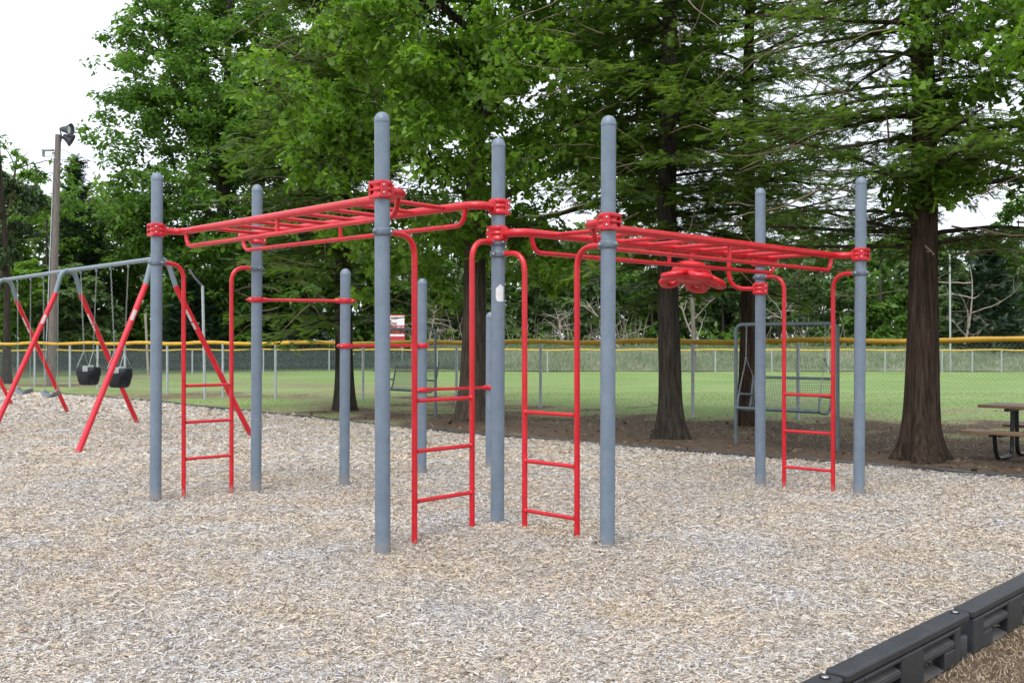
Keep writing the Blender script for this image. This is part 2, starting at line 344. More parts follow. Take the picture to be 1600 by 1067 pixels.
# mulch sheet
xs = np.arange(-46, 7.2, .25); xs = np.concatenate([np.arange(-46,-14,1.0), np.arange(-14,7.3,.12)])
ys = np.concatenate([np.arange(-2.4,18,.12), np.arange(18,62,.4)])
X, Y = np.meshgrid(xs, ys); V = np.stack([X, Y, gz(X, Y)-.012], -1).reshape(-1,3); nx = len(xs)
idx = np.arange(len(V)).reshape(len(ys), nx); Fq = np.stack([idx[:-1,:-1], idx[:-1,1:], idx[1:,1:], idx[1:,:-1]], -1).reshape(-1,4)
bm = bmesh.new(); me = fast_mesh('mulch_bed', V, Fq, True); bm.from_mesh(me)
dead = [v for v in bm.verts if not inside(np.float64(v.co.x), np.float64(v.co.y))]
# pull outside verts one ring onto the border: keep those with an inside neighbour
dset = set(dead); keep = [v for v in dead if any(e.other_vert(v) not in dset for e in v.link_edges)]
def snap(co):
    best = None; P = Vector((co.x, co.y))
    n = len(POLY)
    for i in range(n):
        a = Vector(POLY[i]); b = Vector(POLY[(i+1)%n]); t = max(0, min(1, (P-a).dot(b-a)/max((b-a).length_squared, 1e-9))); q = a+(b-a)*t
        if best is None or (q-P).length < best[0]: best = ((q-P).length, q)
    return best[1]
for v in keep:
    q = snap(v.co); v.co.x = q.x; v.co.y = q.y
ks = set(keep); bmesh.ops.delete(bm, geom=[v for v in dead if v not in ks], context='VERTS'); bm.to_mesh(me); bm.free()
def mulch_mat():
    m = bpy.data.materials.new('mulch_surface'); m.use_nodes = True; t = m.node_tree; b = t.nodes['Principled BSDF']; N = t.nodes.new; L = t.links.new
    tcn = N('ShaderNodeTexCoord')
    def chips(scale, rot):
        mp = N('ShaderNodeMapping'); mp.inputs['Scale'].default_value = (scale, scale*.42, scale); mp.inputs['Rotation'].default_value = (0,0,rot)
        v = N('ShaderNodeTexVoronoi'); v.feature = 'F1'; v.inputs['Scale'].default_value = 1; v.inputs['Randomness'].default_value = 1
        L(tcn.outputs['Object'], mp.inputs[0]); L(mp.outputs[0], v.inputs['Vector']); return v
    v1 = chips(75, .5); v2 = chips(62, 2.0)
    def ramp(src):
        r = N('ShaderNodeValToRGB'); cols = [(.13,.105,.08), (.31,.265,.22), (.44,.40,.37), (.36,.33,.30), (.42,.34,.24), (.52,.50,.48)]
        while len(r.color_ramp.elements) < 6: r.color_ramp.elements.new(.5)
        for i, c in enumerate(cols): r.color_ramp.elements[i].position = [0,.12,.35,.55,.75,1][i]; r.color_ramp.elements[i].color = (*c, 1)
        L(src, r.inputs[0]); return r
    s1 = N('ShaderNodeSeparateColor'); L(v1.outputs['Color'], s1.inputs[0]); s2 = N('ShaderNodeSeparateColor'); L(v2.outputs['Color'], s2.inputs[0])
    r1 = ramp(s1.outputs[0]); r2 = ramp(s2.outputs[0])
    mx = N('ShaderNodeMix'); mx.data_type = 'RGBA'; L(s1.outputs[1], mx.inputs[0]); L(r1.outputs[0], mx.inputs[6]); L(r2.outputs[0], mx.inputs[7])
    n = N('ShaderNodeTexNoise'); n.inputs['Scale'].default_value = .9; n.inputs['Detail'].default_value = 5; L(tcn.outputs['Object'], n.inputs[0])
    rr = N('ShaderNodeValToRGB'); rr.color_ramp.elements[0].position = .35; rr.color_ramp.elements[1].position = .65
    rr.color_ramp.elements[0].color = (1.12,1.14,1.18,1); rr.color_ramp.elements[1].color = (1.16,1.07,.94,1); L(n.outputs['Fac'], rr.inputs[0])
    m2 = N('ShaderNodeMix'); m2.data_type = 'RGBA'; m2.blend_type = 'MULTIPLY'; m2.inputs[0].default_value = 1; L(mx.outputs[2], m2.inputs[6]); L(rr.outputs[0], m2.inputs[7])
    L(m2.outputs[2], b.inputs['Base Color']); b.inputs['Roughness'].default_value = .9; b.inputs['Specular IOR Level'].default_value = .2
    bp = N('ShaderNodeBump'); bp.inputs['Strength'].default_value = .8; bp.inputs['Distance'].default_value = .012
    L(s1.outputs[2], bp.inputs['Height']); L(bp.outputs[0], b.inputs['Normal'])
    return m
tag(link('mulch_bed', me, mulch_mat()), kind='structure')

# scatter helper: template verts (k,3), faces (m,c); positions, rotations about z + tilt, sizes
def scatter(name, tv, tf, P, yaw, pitch, roll, size, sizey=None, smooth=False):
    tv = np.asarray(tv, float); tf = np.asarray(tf); n = len(P); k = len(tv)
    S = np.stack([size, size if sizey is None else sizey, size], -1)
    v = tv[None]*S[:,None,:]
    cr, sr = np.cos(roll)[:,None], np.sin(roll)[:,None]; x, y, z = v[...,0], v[...,1], v[...,2]
    x, z = x*cr+z*sr, -x*sr+z*cr                       # roll about y (leaf axis)
    cp, sp = np.cos(pitch)[:,None], np.sin(pitch)[:,None]; y, z = y*cp-z*sp, y*sp+z*cp
    cy, sy = np.cos(yaw)[:,None], np.sin(yaw)[:,None]; x, y = x*cy-y*sy, x*sy+y*cy
    V = np.stack([x, y, z], -1)+np.asarray(P)[:,None,:]
    Fc = (tf[None]+(np.arange(n)*k)[:,None,None]).reshape(-1, tf.shape[1])
    return fast_mesh(name, V.reshape(-1,3), Fc, smooth)
# wood chips: two bent quads each
CHIP_V = [(-.5,-.5,0),(.5,-.5,.0),(.42,.1,.22),(-.45,.0,.18),(.25,.55,.02),(-.3,.48,-.05)]
CHIP_F = [(0,1,2,3),(3,2,4,5)]
SLIV_V = [(-.5,-.5,0),(.5,-.42,.05),(.36,.5,.12),(-.4,.42,-.05)]; SLIV_F = [(0,1,2,3)]
def chip_zone(name, y0, y1, dens, L, W, seed, lbl, tv=None, tf=None):
    r = np.random.default_rng(seed); A = 0; 
    n = int(dens*((y1**2-y0**2)/2*1.06+(y1-y0)*.8)); y = np.sqrt(r.random(n)*(y1**2-y0**2)+y0**2); x = (r.random(n)-.5)*(y*1.06+.8)
    k = inside(x, y); x = x[k]; y = y[k]; n = len(x)
    # heaps and hollows
    z = gz(x, y)+r.random(n)*.012
    ln = L*np.exp(r.normal(0, .45, n)); wd = np.minimum(W*np.exp(r.normal(0, .35, n)), ln*.6)
    me = scatter(name, tv or CHIP_V, tf or CHIP_F, np.stack([x,y,z], -1), r.random(n)*6.283, r.normal(0,.22,n), r.normal(0,.5,n), wd, ln)
    o = link(name, me, M['chip']); tag(o, lbl, 'mulch', kind='stuff')
chip_zone('wood_chips', 4.1, 7.8, 8600, .026, .0046, 1, 'loose pale wood chips covering the near playground floor', SLIV_V, SLIV_F)
chip_zone('wood_chips', 4.1, 9.0, 200, .042, .009, 11, 'larger curled wood chips lying among the fine ones')
chip_zone('wood_chips', 7.8, 12.5, 3100, .032, .0066, 2, 'loose tan and grey wood chips round the climber posts', SLIV_V, SLIV_F)
chip_zone('wood_chips', 12.5, 20, 700, .046, .011, 3, 'wood chips spread behind the climber up to the black edging', SLIV_V, SLIV_F)
chip_zone('wood_chips', 20, 34, 150, .07, .02, 4, 'wood chips under and beyond the swings at the left', SLIV_V, SLIV_F)

# ------------------------------------------------------------------ the climber
PH = 3.103
POSTS = {  # base px, top px, distance, top height
 'P1': (243,245.5,9.73,PH), 'P2': (400,402,10.47,PH), 'P3': (598,597,7.16,PH), 'P4': (777,779,8.07,PH), 'P5': (949,951,7.27,PH),
 'P7': (1188,1188,10.70,PH), 'P8': (1342,1345.5,9.97,PH), 'Q1': (538,540,10.76,2.265), 'Q2': (659,660,11.54,2.21), 'Q3': (765.5,766.5,12.18,1.85)}
climber = empty('climbing_frame', (0, 8.0, 0), 0, 'grey post climbing frame with red overhead ladders standing in the wood chips', 'climbing frame')
OFF = Vector((0, 8.0, 0))
R = .054
def axis_at(k, Zw):
    b, t, z, top = POSTS[k]; xb = (b-800)/F*z; xt = (t-800)/F*z; f = Zw/top
    return Vector((xb+(xt-xb)*f, z, Zw))
for k in POSTS:
    b, t, z, top = POSTS[k]; p0 = axis_at(k, -.25); p1 = axis_at(k, top-.065); p2 = axis_at(k, top)
    mb = MB(); mb.tube([p0, (p0+p1)/2, p1], R, 28); po = mb.build('post', M['grey_post'], climber, off=OFF)
    mb = MB(); mb.lathe([(R+.0012,-.012),(R+.003,-.004),(R+.0025,.004),(R*.99,.018),(R*.88,.036),(R*.68,.051),(R*.4,.061),(R*.12,.0655),(0,.066)], p1, 28)
    mb.build('post_cap', M['grey_post'], po, off=OFF)
    if k == 'P4':
        mb = MB(); zc = H-(458-533)/F*z; c = axis_at(k, zc)
        ring = []
        for j, (a0, z0, z1) in enumerate([(-1.88,-.045,.035),(-1.62,-.065,.05),(-1.36,-.065,.065),(-1.15,-.065,.07),(-.95,-.065,.055),(-.68,-.065,.055)]):
            for zz in (z0, z1): ring.append((c.x+(R+.0015)*math.cos(a0), c.y+(R+.0015)*math.sin(a0), zc+zz))
        mb.add(ring, [(2*i, 2*i+2, 2*i+3, 2*i+1) for i in range(5)], True)
        mb.build('sticker', M['white'], po, off=OFF)
def gclamp(k, Zw, toward, parent):
    """thin grey collar with a tapered boss on the side of the rail"""
    c = axis_at(k, Zw); d = Vector((toward[0], toward[1], 0)).normalized(); mb = MB()
    mb.lathe([(R,-.026),(R+.008,-.026),(R+.012,-.018),(R+.012,.018),(R+.008,.026),(R,.026)], c, 24)
    for s in (1, -1):
        e = c+d*s*(R+.004)
        mb.lathe([(.024,0),(.023,.02),(.019,.032),(.012,.036)] if s > 0 else [(.020,0),(.014,.02),(.006,.03)], e, 12, d*s)
    n = d.cross(Vector((0,0,1)))
    for s in (1,-1): mb.box(c+n*s*(R+.013)+d*.012, (.05,.010,.022), math.atan2(d.y, d.x))
    o = mb.build('collar', M['grey_clamp'], parent, off=OFF)
    mb = MB()
    for s in (1,-1): mb.lathe([(.008,0),(.008,.004),(.003,.007)], c+n*s*(R+.018)+d*.02, 8, n*s)
    tag(mb.build('bolt', M['bolt'], o, off=OFF), kind='stuff')
def rclamp(k, Zw, toward, parent, hh=.062):
    """deep red clamp, two ribbed halves bolted together"""
    c = axis_at(k, Zw); d = Vector((toward[0], toward[1], 0)).normalized(); n = d.cross(Vector((0,0,1))); mb = MB(); ang = math.atan2(d.y, d.x)
    q = R+.012
    mb.lathe([(R,-hh),(q,-hh),(q+.006,-hh+.008),(q+.006,-hh+.03),(q-.002,-hh+.038),(q-.002,-.008),(q+.005,-.004),(q+.005,.008),(q-.002,.012),(q-.002,hh-.036),(q+.006,hh-.028),(q+.006,hh-.008),(q,hh),(R,hh)], c, 28)
    mb.build('clamp', M['red'], parent, off=OFF)
    mb = MB()
    for s in (1,-1):
        mb.box(c+n*s*(R+.0105)-d*.036, (.058,.016,hh*2-.004), ang)
    mb.box(c+d*(R+.012), (.03, R*1.35, hh*1.5), ang)
    mb.box(c-d*(R+.006), (.022, R*2.3, .016), ang); mb.box(c-d*(R+.006)+Vector((0,0,hh-.014)), (.024, R*2.3, .026), ang); mb.box(c-d*(R+.006)-Vector((0,0,hh-.014)), (.024, R*2.3, .026), ang)
    mb.build('clamp_plate', M['red'], parent, off=OFF, bevel=.006)
    mb = MB()
    for s in (1,-1):
        for zz in (-.027,.027): mb.lathe([(.0085,0),(.0085,.004),(.005,.008),(0,.009)], c+n*s*(R+.0185)-d*.044+Vector((0,0,zz)), 10, n*s)
    tag(mb.build('bolt', M['bolt'], parent, off=OFF), kind='stuff')
def overhead(a0, a1, b0, b1, Zw, nr, step, s0, joinA=True):
    """a0->a1 and b0->b1 are post pairs of the two long sides; rails lie inward"""
    part = None
    mb0 = MB(); A0 = axis_at(a0, Zw); A1 = axis_at(a1, Zw); B0 = axis_at(b0, Zw); B1 = axis_at(b1, Zw)
    vin0 = (B0-A0).normalized(); vin1 = (B1-A1).normalized(); vin = (vin0+vin1).normalized()
    D = .24; rl = .033
    ladder = empty('overhead_ladder'); ladder.parent = climber
    for (P, Q, kp, kq, sg) in ((A0, A1, a0, a1, 1), (B0, B1, b0, b1, -1)):
        dirv = vin*sg; u = (Q-P).normalized()
        p = P+dirv*D; q = Q+dirv*D
        mb = MB(); mb.tube(fillet([P+dirv*R*.9, p, q, Q+dirv*R*.9], .15, 9), rl, 16); mb.build('rail', M['red'], ladder, off=OFF)
        Lr = (q-p).length; dz = Vector((0,0,-.15))
        mb = MB(); s = .12
        mb.tube(fillet([p+u*s, p+u*(s+.03)+dz, q-u*(s+.03)+dz, q-u*s], .085, 7), .0195, 12)
        m_ = (p+q)/2; mb.tube([m_, m_+dz], .0175, 10)
        mb.build('hand_bar', M['red'], ladder, off=OFF)
        rclamp(kp, Zw, dirv, ladder); rclamp(kq, Zw, dirv, ladder)
    uA = (A1-A0).normalized(); uB = (B1-B0).normalized()
    rung = None
    for i in range(nr):
        s = s0+step*i; r0 = A0+vin*D+uA*s; r1 = B0-vin*D+uB*s
        mb = MB(); mb.tube([r0, r0.lerp(r1,.5), r1], .0185, 12); mb.build('rung', M['red'], ladder, off=OFF)
overhead('P4','P2','P3','P1', 2.556, 8, .385, .356)
overhead('P4','P7','P5','P8', 2.345, 9, .392, .364)
def access(k0, k1, Zc0, Zc1, t0, t1, rungs):
    lad = empty('access_ladder'); lad.parent = climber
    C0 = axis_at(k0, Zc0); C1 = axis_at(k1, Zc1); d = (C1-C0); d.z = 0; L = d.length; u = d/L
    for C, t, s, kk, Zc in ((C0, t0, 1, k0, Zc0), (C1, t1, -1, k1, Zc1)):
        foot = Vector((C0.x+d.x*t, C0.y+d.y*t, 0)); 
        mb = MB(); mb.tube(fillet([C+u*s*(R+.02), Vector((foot.x, foot.y, Zc)), Vector((foot.x, foot.y, -.2))], .16, 9), .0215, 14)
        mb.build('side_rail', M['red'], lad, off=OFF)
        gclamp(kk, Zc, u*s, lad)
    for zr in rungs:
        p = Vector((C0.x+d.x*t0, C0.y+d.y*t0, zr)); q = Vector((C0.x+d.x*t1, C0.y+d.y*t1, zr))
        mb = MB(); mb.tube([p, (p+q)/2, q], .0155, 12)
        for e, s in ((p,1),(q,-1)): mb.lathe([(.0215,.018),(.0195,.0235),(.0155,.027)], e, 12, u*s)
        mb.build('rung', M['red'], lad, off=OFF)
access('P1','P2', 2.248, 2.246, .255, .732, [.36,.715,1.07])
access('P3','P4', 2.265, 2.277, .255, .753, [.345,.705,1.07])
access('P4','P5', 2.186, 2.186, .26, .737, [.205,.585,.96])
access('P7','P8', 2.172, 2.167, .25, .74, [.215,.585,.96])
def chin(k0, k1, Z0):
    bar = empty('chin_up_bar'); bar.parent = climber
    a = axis_at(k0, Z0); b = axis_at(k1, Z0); u = (b-a).normalized()
    mb = MB(); mb.tube([a+u*R, (a+b)/2, b-u*R], .0165, 12); mb.build('bar', M['red'], bar, off=OFF)
    for c, s in ((a, 1), (b, -1)):
        mb = MB(); q = R+.009
        mb.lathe([(R,-.026),(q,-.026),(q+.004,-.018),(q+.004,.018),(q,.026),(R,.026)], c, 24)
        mb.lathe([(.027,R),(.028,R+.03),(.019,R+.055)], c, 12, u*s)
        mb.lathe([(.026,R),(.026,R+.02),(.016,R+.04),(.004,R+.06),(0,R+.062)], c, 12, -u*s)
        o = mb.build('bar_clamp', M['red'], bar, off=OFF)
        n = u.cross(Vector((0,0,1))); mb = MB()
        for e in (1,-1): mb.lathe([(.008,0),(.008,.004),(0,.007)], c-u*s*(R+.012)+n*e*.025, 8, n*e)
        tag(mb.build('bolt', M['bolt'], o, off=OFF), kind='stuff')
chin('P2','Q1', 1.925); chin('Q1','Q2', 1.453); chin('Q2','Q3', .955)
# turning hand-hold wheel on its bent arm
arm = empty('hand_wheel_arm'); arm.parent = climber
c7 = axis_at('P7', 2.05); cw = Vector(((1080-800)/F*10.75, 10.75, 2.225))
left = (Vector((cw.x, cw.y, 0))-Vector((c7.x, c7.y, 0))).normalized()
xk = (1139-800)/F*10.72; pk = Vector((xk, 10.72, 0))
mb = MB(); mb.tube(fillet([c7+left*R*.9, Vector((pk.x, pk.y, 2.05)), Vector((pk.x, pk.y, 2.445)), Vector((cw.x, cw.y, 2.445)), Vector((cw.x, cw.y, 2.30))], [.17,.1,.1], 8), .0235, 14)
mb.build('arm_tube', M['red'], arm, off=OFF); rclamp('P7', 2.05, left, arm)
tilt = Matrix.Rotation(math.radians(7), 3, 'Y') @ Matrix.Rotation(math.radians(-9), 3, 'X')
wheel = empty('hand_wheel'); wheel.parent = climber
mb = MB(); mb.lathe([(0,-.12),(.09,-.12),(.14,-.105),(.19,-.05),(.215,-.01),(.20,.03),(.165,.07),(.14,.092),(.06,.10),(0,.1)], cw, 30, tilt @ Vector((0,0,1)))
mb.build('hub', M['red'], wheel, off=OFF)
for i, a in enumerate([-1.35, -2.55, -.1, 1.1, 2.35, -3.6+.02]):
    if i == 5: continue
    mb = MB(); V = []; nU, nW = 22, 8
    for j in range(nU):
        t = 2*math.pi*j/nU; cx = .225+.095*math.cos(t); cy = .088*math.sin(t)*(1.0+.2*math.cos(t)); zz = -.03-.085*(cx-.13)/.2
        rad = .056+.006*math.cos(t*2)
        for l in range(nW):
            b = 2*math.pi*l/nW; rr_ = rad*math.cos(b)*.95; V.append(cw + tilt @ (Matrix.Rotation(a,3,'Z') @ Vector((cx+rr_*math.cos(t), cy+rr_*math.sin(t), zz+.040*math.sin(b)))))
    mb.add(V, [(j*nW+l, ((j+1)%nU)*nW+l, ((j+1)%nU)*nW+(l+1)%nW, j*nW+(l+1)%nW) for j in range(nU) for l in range(nW)], True)
    mb.build('grip', M['red'], wheel, off=OFF)

# ------------------------------------------------------------------ the swing set
FR = [((-5.28,15.3), (-6.03,14.12), (-4.12,16.45)), ((-7.78,17.95), (-8.66,16.95), (-6.87,18.95)), ((-10.2,20.6), (-11.08,19.45), (-9.42,21.85)), ((-12.7,23.25), (-13.6,22.2), (-11.8,24.3))]
ZB = 2.74
SO = Vector((-8, 19, 0)); swing = empty('swing_set', SO, 0, 'long swing frame with grey top beam and slanting red legs left of the climber', 'swing set')
mb = MB(); pts = [Vector((f[0][0], f[0][1], ZB)) for f in FR]; mb.tube(pts, .036, 14); mb.build('top_beam', M['galv_grey'], swing, off=SO)
for fi, (c, fr, bk) in enumerate(FR):
    C = Vector((c[0], c[1], ZB))
    for foot in (fr, bk):
        Ft = Vector((foot[0], foot[1], -.15)); h = Vector((Ft.x-C.x, Ft.y-C.y, 0)); 
        knee = C+h*.17+Vector((0,0,-.42)); 
        top = C+h*.02
        ctrl = fillet([C, C+h*.085+Vector((0,0,-.02)), knee], .25, 8)
        mb = MB(); mb.tube(ctrl, .040, 14); mb.build('elbow', M['galv_grey'], swing, off=SO)
        d = (Ft-knee).normalized(); 
        mb = MB(); mb.tube([knee-d*.02, knee.lerp(Ft,.5), Ft], .043, 14)
        lg = mb.build('leg', M['red_pale'] if foot is fr else M['red'], swing, off=SO)
        # printed warning sticker wrapped on the camera side of the leg
        for (t0, t1) in ((.13, .20), (.21,.25)) if foot is bk else ((.15,.21),):
            if fi > 2: continue
            side = Vector((-d.y*0, -1, 0)); side = (side-d*side.dot(d)).normalized(); oth = d.cross(side); V = []
            for tt in (t0, t1):
                p = knee.lerp(Ft, tt)
                for j in range(5): aa = (-.6+.3*j)+(.5 if foot is bk else -.35); V.append(p+(side*math.cos(aa)+oth*math.sin(aa))*.0446)
            mb = MB(); mb.add(V, [(j, j+1, j+6, j+5) for j in range(4)], True); mb.build('sticker', M['worn_white'], lg, off=SO)
    mb = MB(); bd = (pts[1]-pts[0]).normalized(); mb.lathe([(.045,-.06),(.047,-.05),(.047,.05),(.045,.06)], C, 14, bd); mb.build('beam_collar', M['galv_grey'], swing, off=SO)
def chain(p, q, name, parent, off, pitch=.034, r=.0032, w=.011):
    mb = MB(); d = (q-p); n = int(d.length/pitch); u = d.normalized(); a = u.orthogonal().normalized(); b = u.cross(a)
    for i in range(n):
        c = p+d*((i+.5)/n); s = a if i % 2 else b; t_ = b if i % 2 else a; V = []; hl = pitch*.72
        for j in range(8):
            an = 2*math.pi*j/8; o = s*math.cos(an)*w+u*math.sin(an)*hl; nn = (s*math.cos(an)+u*math.sin(an)).normalized()
            for l in range(3): bb = 2*math.pi*l/3; V.append(c+o+nn*math.cos(bb)*r+t_*math.sin(bb)*r)
        mb.add(V, [(j*3+l, ((j+1)%8)*3+l, ((j+1)%8)*3+(l+1)%3, j*3+(l+1)%3) for j in range(8) for l in range(3)], True)
    return tag(mb.build(name, M['chain'], parent, off=off), kind='stuff')
def beam_pt(i, t): return pts[i].lerp(pts[i+1], t)
ubeam = (pts[1]-pts[0]).normalized(); nbeam = Vector((-ubeam.y, ubeam.x, 0))
if nbeam.y > 0: nbeam = -nbeam      # towards the camera side
def bucket(t0, t1, label):
    a = beam_pt(0, t0)-Vector((0,0,.04)); b = beam_pt(0, t1)-Vector((0,0,.04)); mid = (a+b)/2; zt = 1.065
    root = empty('bucket_swing', (mid.x, mid.y, 0), 0, label, 'bucket swing', 'bucket swings on the near bay'); off = Vector((mid.x, mid.y, 0))
    # bucket: rotated so that its broad front faces the camera side
    u = Vector((.93,-.36,0)); n = Vector((-.36,-.93,0)); Wd, Dp = .205, .135
    V = []; rows = [(1.0,0),(1.02,-.06),(1.0,-.14),(.93,-.22),(.80,-.275),(.62,-.30)]
    nA = 24
    for sc_, dz in rows:
        for j in range(nA):
            an = 2*math.pi*j/nA; cx = math.copysign(abs(math.cos(an))**.6, math.cos(an)); cy = math.copysign(abs(math.sin(an))**.7, math.sin(an))
            V.append(Vector((mid.x, mid.y, zt+dz))+u*cx*Wd*sc_+n*cy*Dp*sc_)
    Fs = []
    for i in range(len(rows)-1):
        for j in range(nA):
            # leg holes near the front corners, low down
            if i in (2,3) and j in (1,2,3,20,21,22,8,9,10,13,14,15): continue
            Fs.append((i*nA+j, i*nA+(j+1)%nA, (i+1)*nA+(j+1)%nA, (i+1)*nA+j))
    Fs.append(tuple(range((len(rows)-1)*nA, len(rows)*nA)))
    mb = MB(); mb.add(V, Fs, True); o = mb.build('seat', M['rubber'], root, off=off)
    so_ = o.modifiers.new('thick', 'SOLIDIFY'); so_.thickness = .018
    # raised back and label plates
    mb = MB(); mb.box(Vector((mid.x,mid.y,zt-.02))+u*.3*Wd+n*(Dp+.006), (.115,.012,.10), math.atan2(u.y,u.x)); mb.build('label_plate', M['chain'], root, off=off, bevel=.012)
    mb = MB(); mb.box(Vector((mid.x,mid.y,zt+.012))-u*.35*Wd-n*Dp*.9, (.13,.012,.05), math.atan2(u.y,u.x)); mb.build('metal_plate', M['chain'], root, off=off, bevel=.012)
    for P, s in ((a, 1), (b, -1)):
        sgn = 1 if (P-mid).dot(u) > 0 else -1
        j = Vector((mid.x, mid.y, 0))+u*sgn*.10+Vector((0,0,zt+.27))
        chain(P, j, 'chain', root, off)
        mb = MB()
        for e in (1,-1): mb.tube([j, Vector((mid.x,mid.y,zt))+u*sgn*Wd*.6+n*e*(Dp+.002)], .005, 6)
        mb.lathe([(.012,-.02),(.014,0),(.012,.02)], j, 8); mb.build('hanger', M['chain'], root, off=off)
        mb = MB(); mb.lathe([(.02,0),(.02,.05),(.01,.07)], P-Vector((0,0,.04)), 8); mb.build('swivel', M['galv_grey'], root, off=off)
bucket(.30, .49, 'black bucket swing nearest the end of the swing beam, with grey label plate')
bucket(.65, .84, 'black bucket swing hanging second from the end of the beam, half behind the slanting leg')
def belt(t0, t1, zs, label):
    a = beam_pt(1, t0)-Vector((0,0,.04)); b = beam_pt(1, t1)-Vector((0,0,.04)); mid = (a+b)/2
    root = empty('belt_swing', (mid.x, mid.y, 0), 0, label, 'swing', 'flat belt swings on the second bay'); off = Vector((mid.x, mid.y, 0))
    u = Vector((.80,-.60,0)); n = Vector((.6,.8,0)); V = []
    for j in range(13):
        t = -1+j/6; w_ = .085*(1-.35*t**4)
        p = Vector((mid.x, mid.y, zs))+u*t*.25+Vector((0,0,.10*t*t))
        for e in (-1,0,1): V.append(p+n*e*w_+Vector((0,0,.0 if e else -.006)))
    mb = MB(); mb.add(V, [(j*3+e, j*3+e+1, (j+1)*3+e+1, (j+1)*3+e) for j in range(12) for e in (0,1)], True)
    o = mb.build('seat', M['belt'], root, off=off); m_ = o.modifiers.new('thick','SOLIDIFY'); m_.thickness = .014
    for P in (a, b):
        sgn = 1 if (P-mid).dot(u) > 0 else -1; j = Vector((mid.x, mid.y, zs+.13))+u*sgn*.225
        chain(P, j, 'chain', root, off)
        mb = MB(); mb.tube(fillet([j+n*.05-Vector((0,0,.045)), j+Vector((0,0,.03)), j-n*.05-Vector((0,0,.045))], .03, 4), .006, 6); mb.build('hanger', M['chain'], root, off=off)
        mb = MB(); mb.lathe([(.02,0),(.02,.05),(.01,.07)], P-Vector((0,0,.04)), 8); mb.build('swivel', M['galv_grey'], root, off=off)
belt(.14, .36, .49, 'grey belt swing nearer the bucket swings, curved seat in front of the wooden pole')
belt(.56, .78, .49, 'grey belt swing at the left, farther from the bucket swings')

# ------------------------------------------------------------------ fences
def fence(name, line, posts, ztop, rcap, capmat, label, pitch, wr, pr, spread=0):
    P = [Vector((x, y, 0)) for x, y in line]; seg = [0]
    for i in range(1, len(P)): seg.append(seg[-1]+(P[i]-P[i-1]).length)
    def pt(s, z=0):
        x = np.interp(s, seg, [p.x for p in P]); y = np.interp(s, seg, [p.y for p in P]); return Vector((x, y, z))
    off = pt(seg[-1]*.5); root = empty(name, off, 0, label, 'fence')
    ss = []
    for (x, y) in posts:
        best = min(np.arange(0, seg[-1], .05), key=lambda s: (pt(s)-Vector((x,y,0))).length); ss.append(float(best))
    for s in ss:
        p = pt(s); zt = ztop(s/seg[-1]); mb = MB(); mb.lathe([(pr,-.2),(pr,zt-.02)], p, 10); mb.build('post', M['galv'], root, off=off)
    n = int(seg[-1]/.35); path = []; rr_ = []
    for i in range(n+1):
        s = seg[-1]*i/n; path.append(pt(s, ztop(s/seg[-1])+.02*math.sin(s*1.9)+random.uniform(-.005,.005))); rr_.append(rcap*random.uniform(.94,1.06))
    mb = MB(); mb.tube(path, rr_, 10); mb.build('top_cap', capmat, root, off=off)
    # chain-link wires
    L = seg[-1]; V = []; Fc = []
    k = np.arange(-1.6, L, pitch*1.414)
    for s0 in k:
        for sg in (1,-1):
            h = ztop(min(1,max(0,s0/L)))-.03; a_, b_ = s0, s0+h; z0, z1 = (.03, h) if sg > 0 else (h, .03)
            if a_ < 0:
                z0 = z0+(z1-z0)*(-a_)/(b_-a_); a_ = 0
            if b_ > L:
                z1 = z0+(z1-z0)*(L-a_)/(b_-a_); b_ = L
            if b_ <= a_: continue
            m_ = (a_+b_)/2
            for (sa, za, sb, zb) in ((a_, z0, m_, (z0+z1)/2), (m_, (z0+z1)/2, b_, z1)):
                pa, pb = pt(sa, za), pt(sb, zb); base = len(V)
                for q in (pa, pb):
                    V += [(q.x-off.x, q.y-wr-off.y, q.z), (q.x-off.x, q.y+wr*.6-off.y, q.z+wr), (q.x-off.x, q.y+wr*.6-off.y, q.z-wr)]
                Fc += [(base, base+1, base+4, base+3), (base+1, base+2, base+5, base+4), (base+2, base, base+3, base+5)]
    me = fast_mesh('chain_link', V, Fc); tag(link('chain_link', me, M['galv'], root), kind='stuff')
    return root, pt, off, seg
NEAR = [(-40,53), (-20,37.2), (-14.2,32.9), (-9.74,28.95), (-7.74,27.4), (-6.19,26.9), (-1.33,24.7), (3.6,20.3), (5.4,19.4), (8.8,17.7), (20,12.5)]
npost = [(-23,39.6), (-20.5,37.6), (-18.2,35.8), (-15.9,34.2), (-14.2,32.9), (-12.8,31.7), (-11.5,30.6), (-9.74,28.95), (-7.74,27.4), (-6.19,26.9), (-3.75,25.8), (-1.33,24.7), (.65,22.95), (2.1,21.65), (3.6,20.3), (5.4,19.4), (7.3,18.45), (9.2,17.5), (11.1,16.6), (13.0,15.7)]
ztop = lambda f: float(np.interp(f, [0,.35,.6,.75,.85,1], [1.35,1.42,1.46,1.50,1.53,1.55]))
fence('chain_link_fence', NEAR, npost, ztop, .052, M['yellow'], 'near chain-link fence with thick yellow cap along its top behind the trees', .06, .0016, .033)
FAR = [(-36,38), (-20,42), (-15,47), (-9,52), (4,50.5), (20,50), (45,49)]
fp = []
for i in range(28):
    x = -34+i*2.75 if i < 20 else 21+(i-20)*1.42
    fp.append((x, float(np.interp(x, [p[0] for p in FAR], [p[1] for p in FAR]))))
fz = lambda f: 1.08+.1*max(0,(.4-f)/.4)
ff, fpt, foff, fseg = fence('outfield_fence', FAR, fp, fz, .035, M['yellow_far'], 'far outfield fence with thin yellow rail across the ball field', .09, .0035, .04)
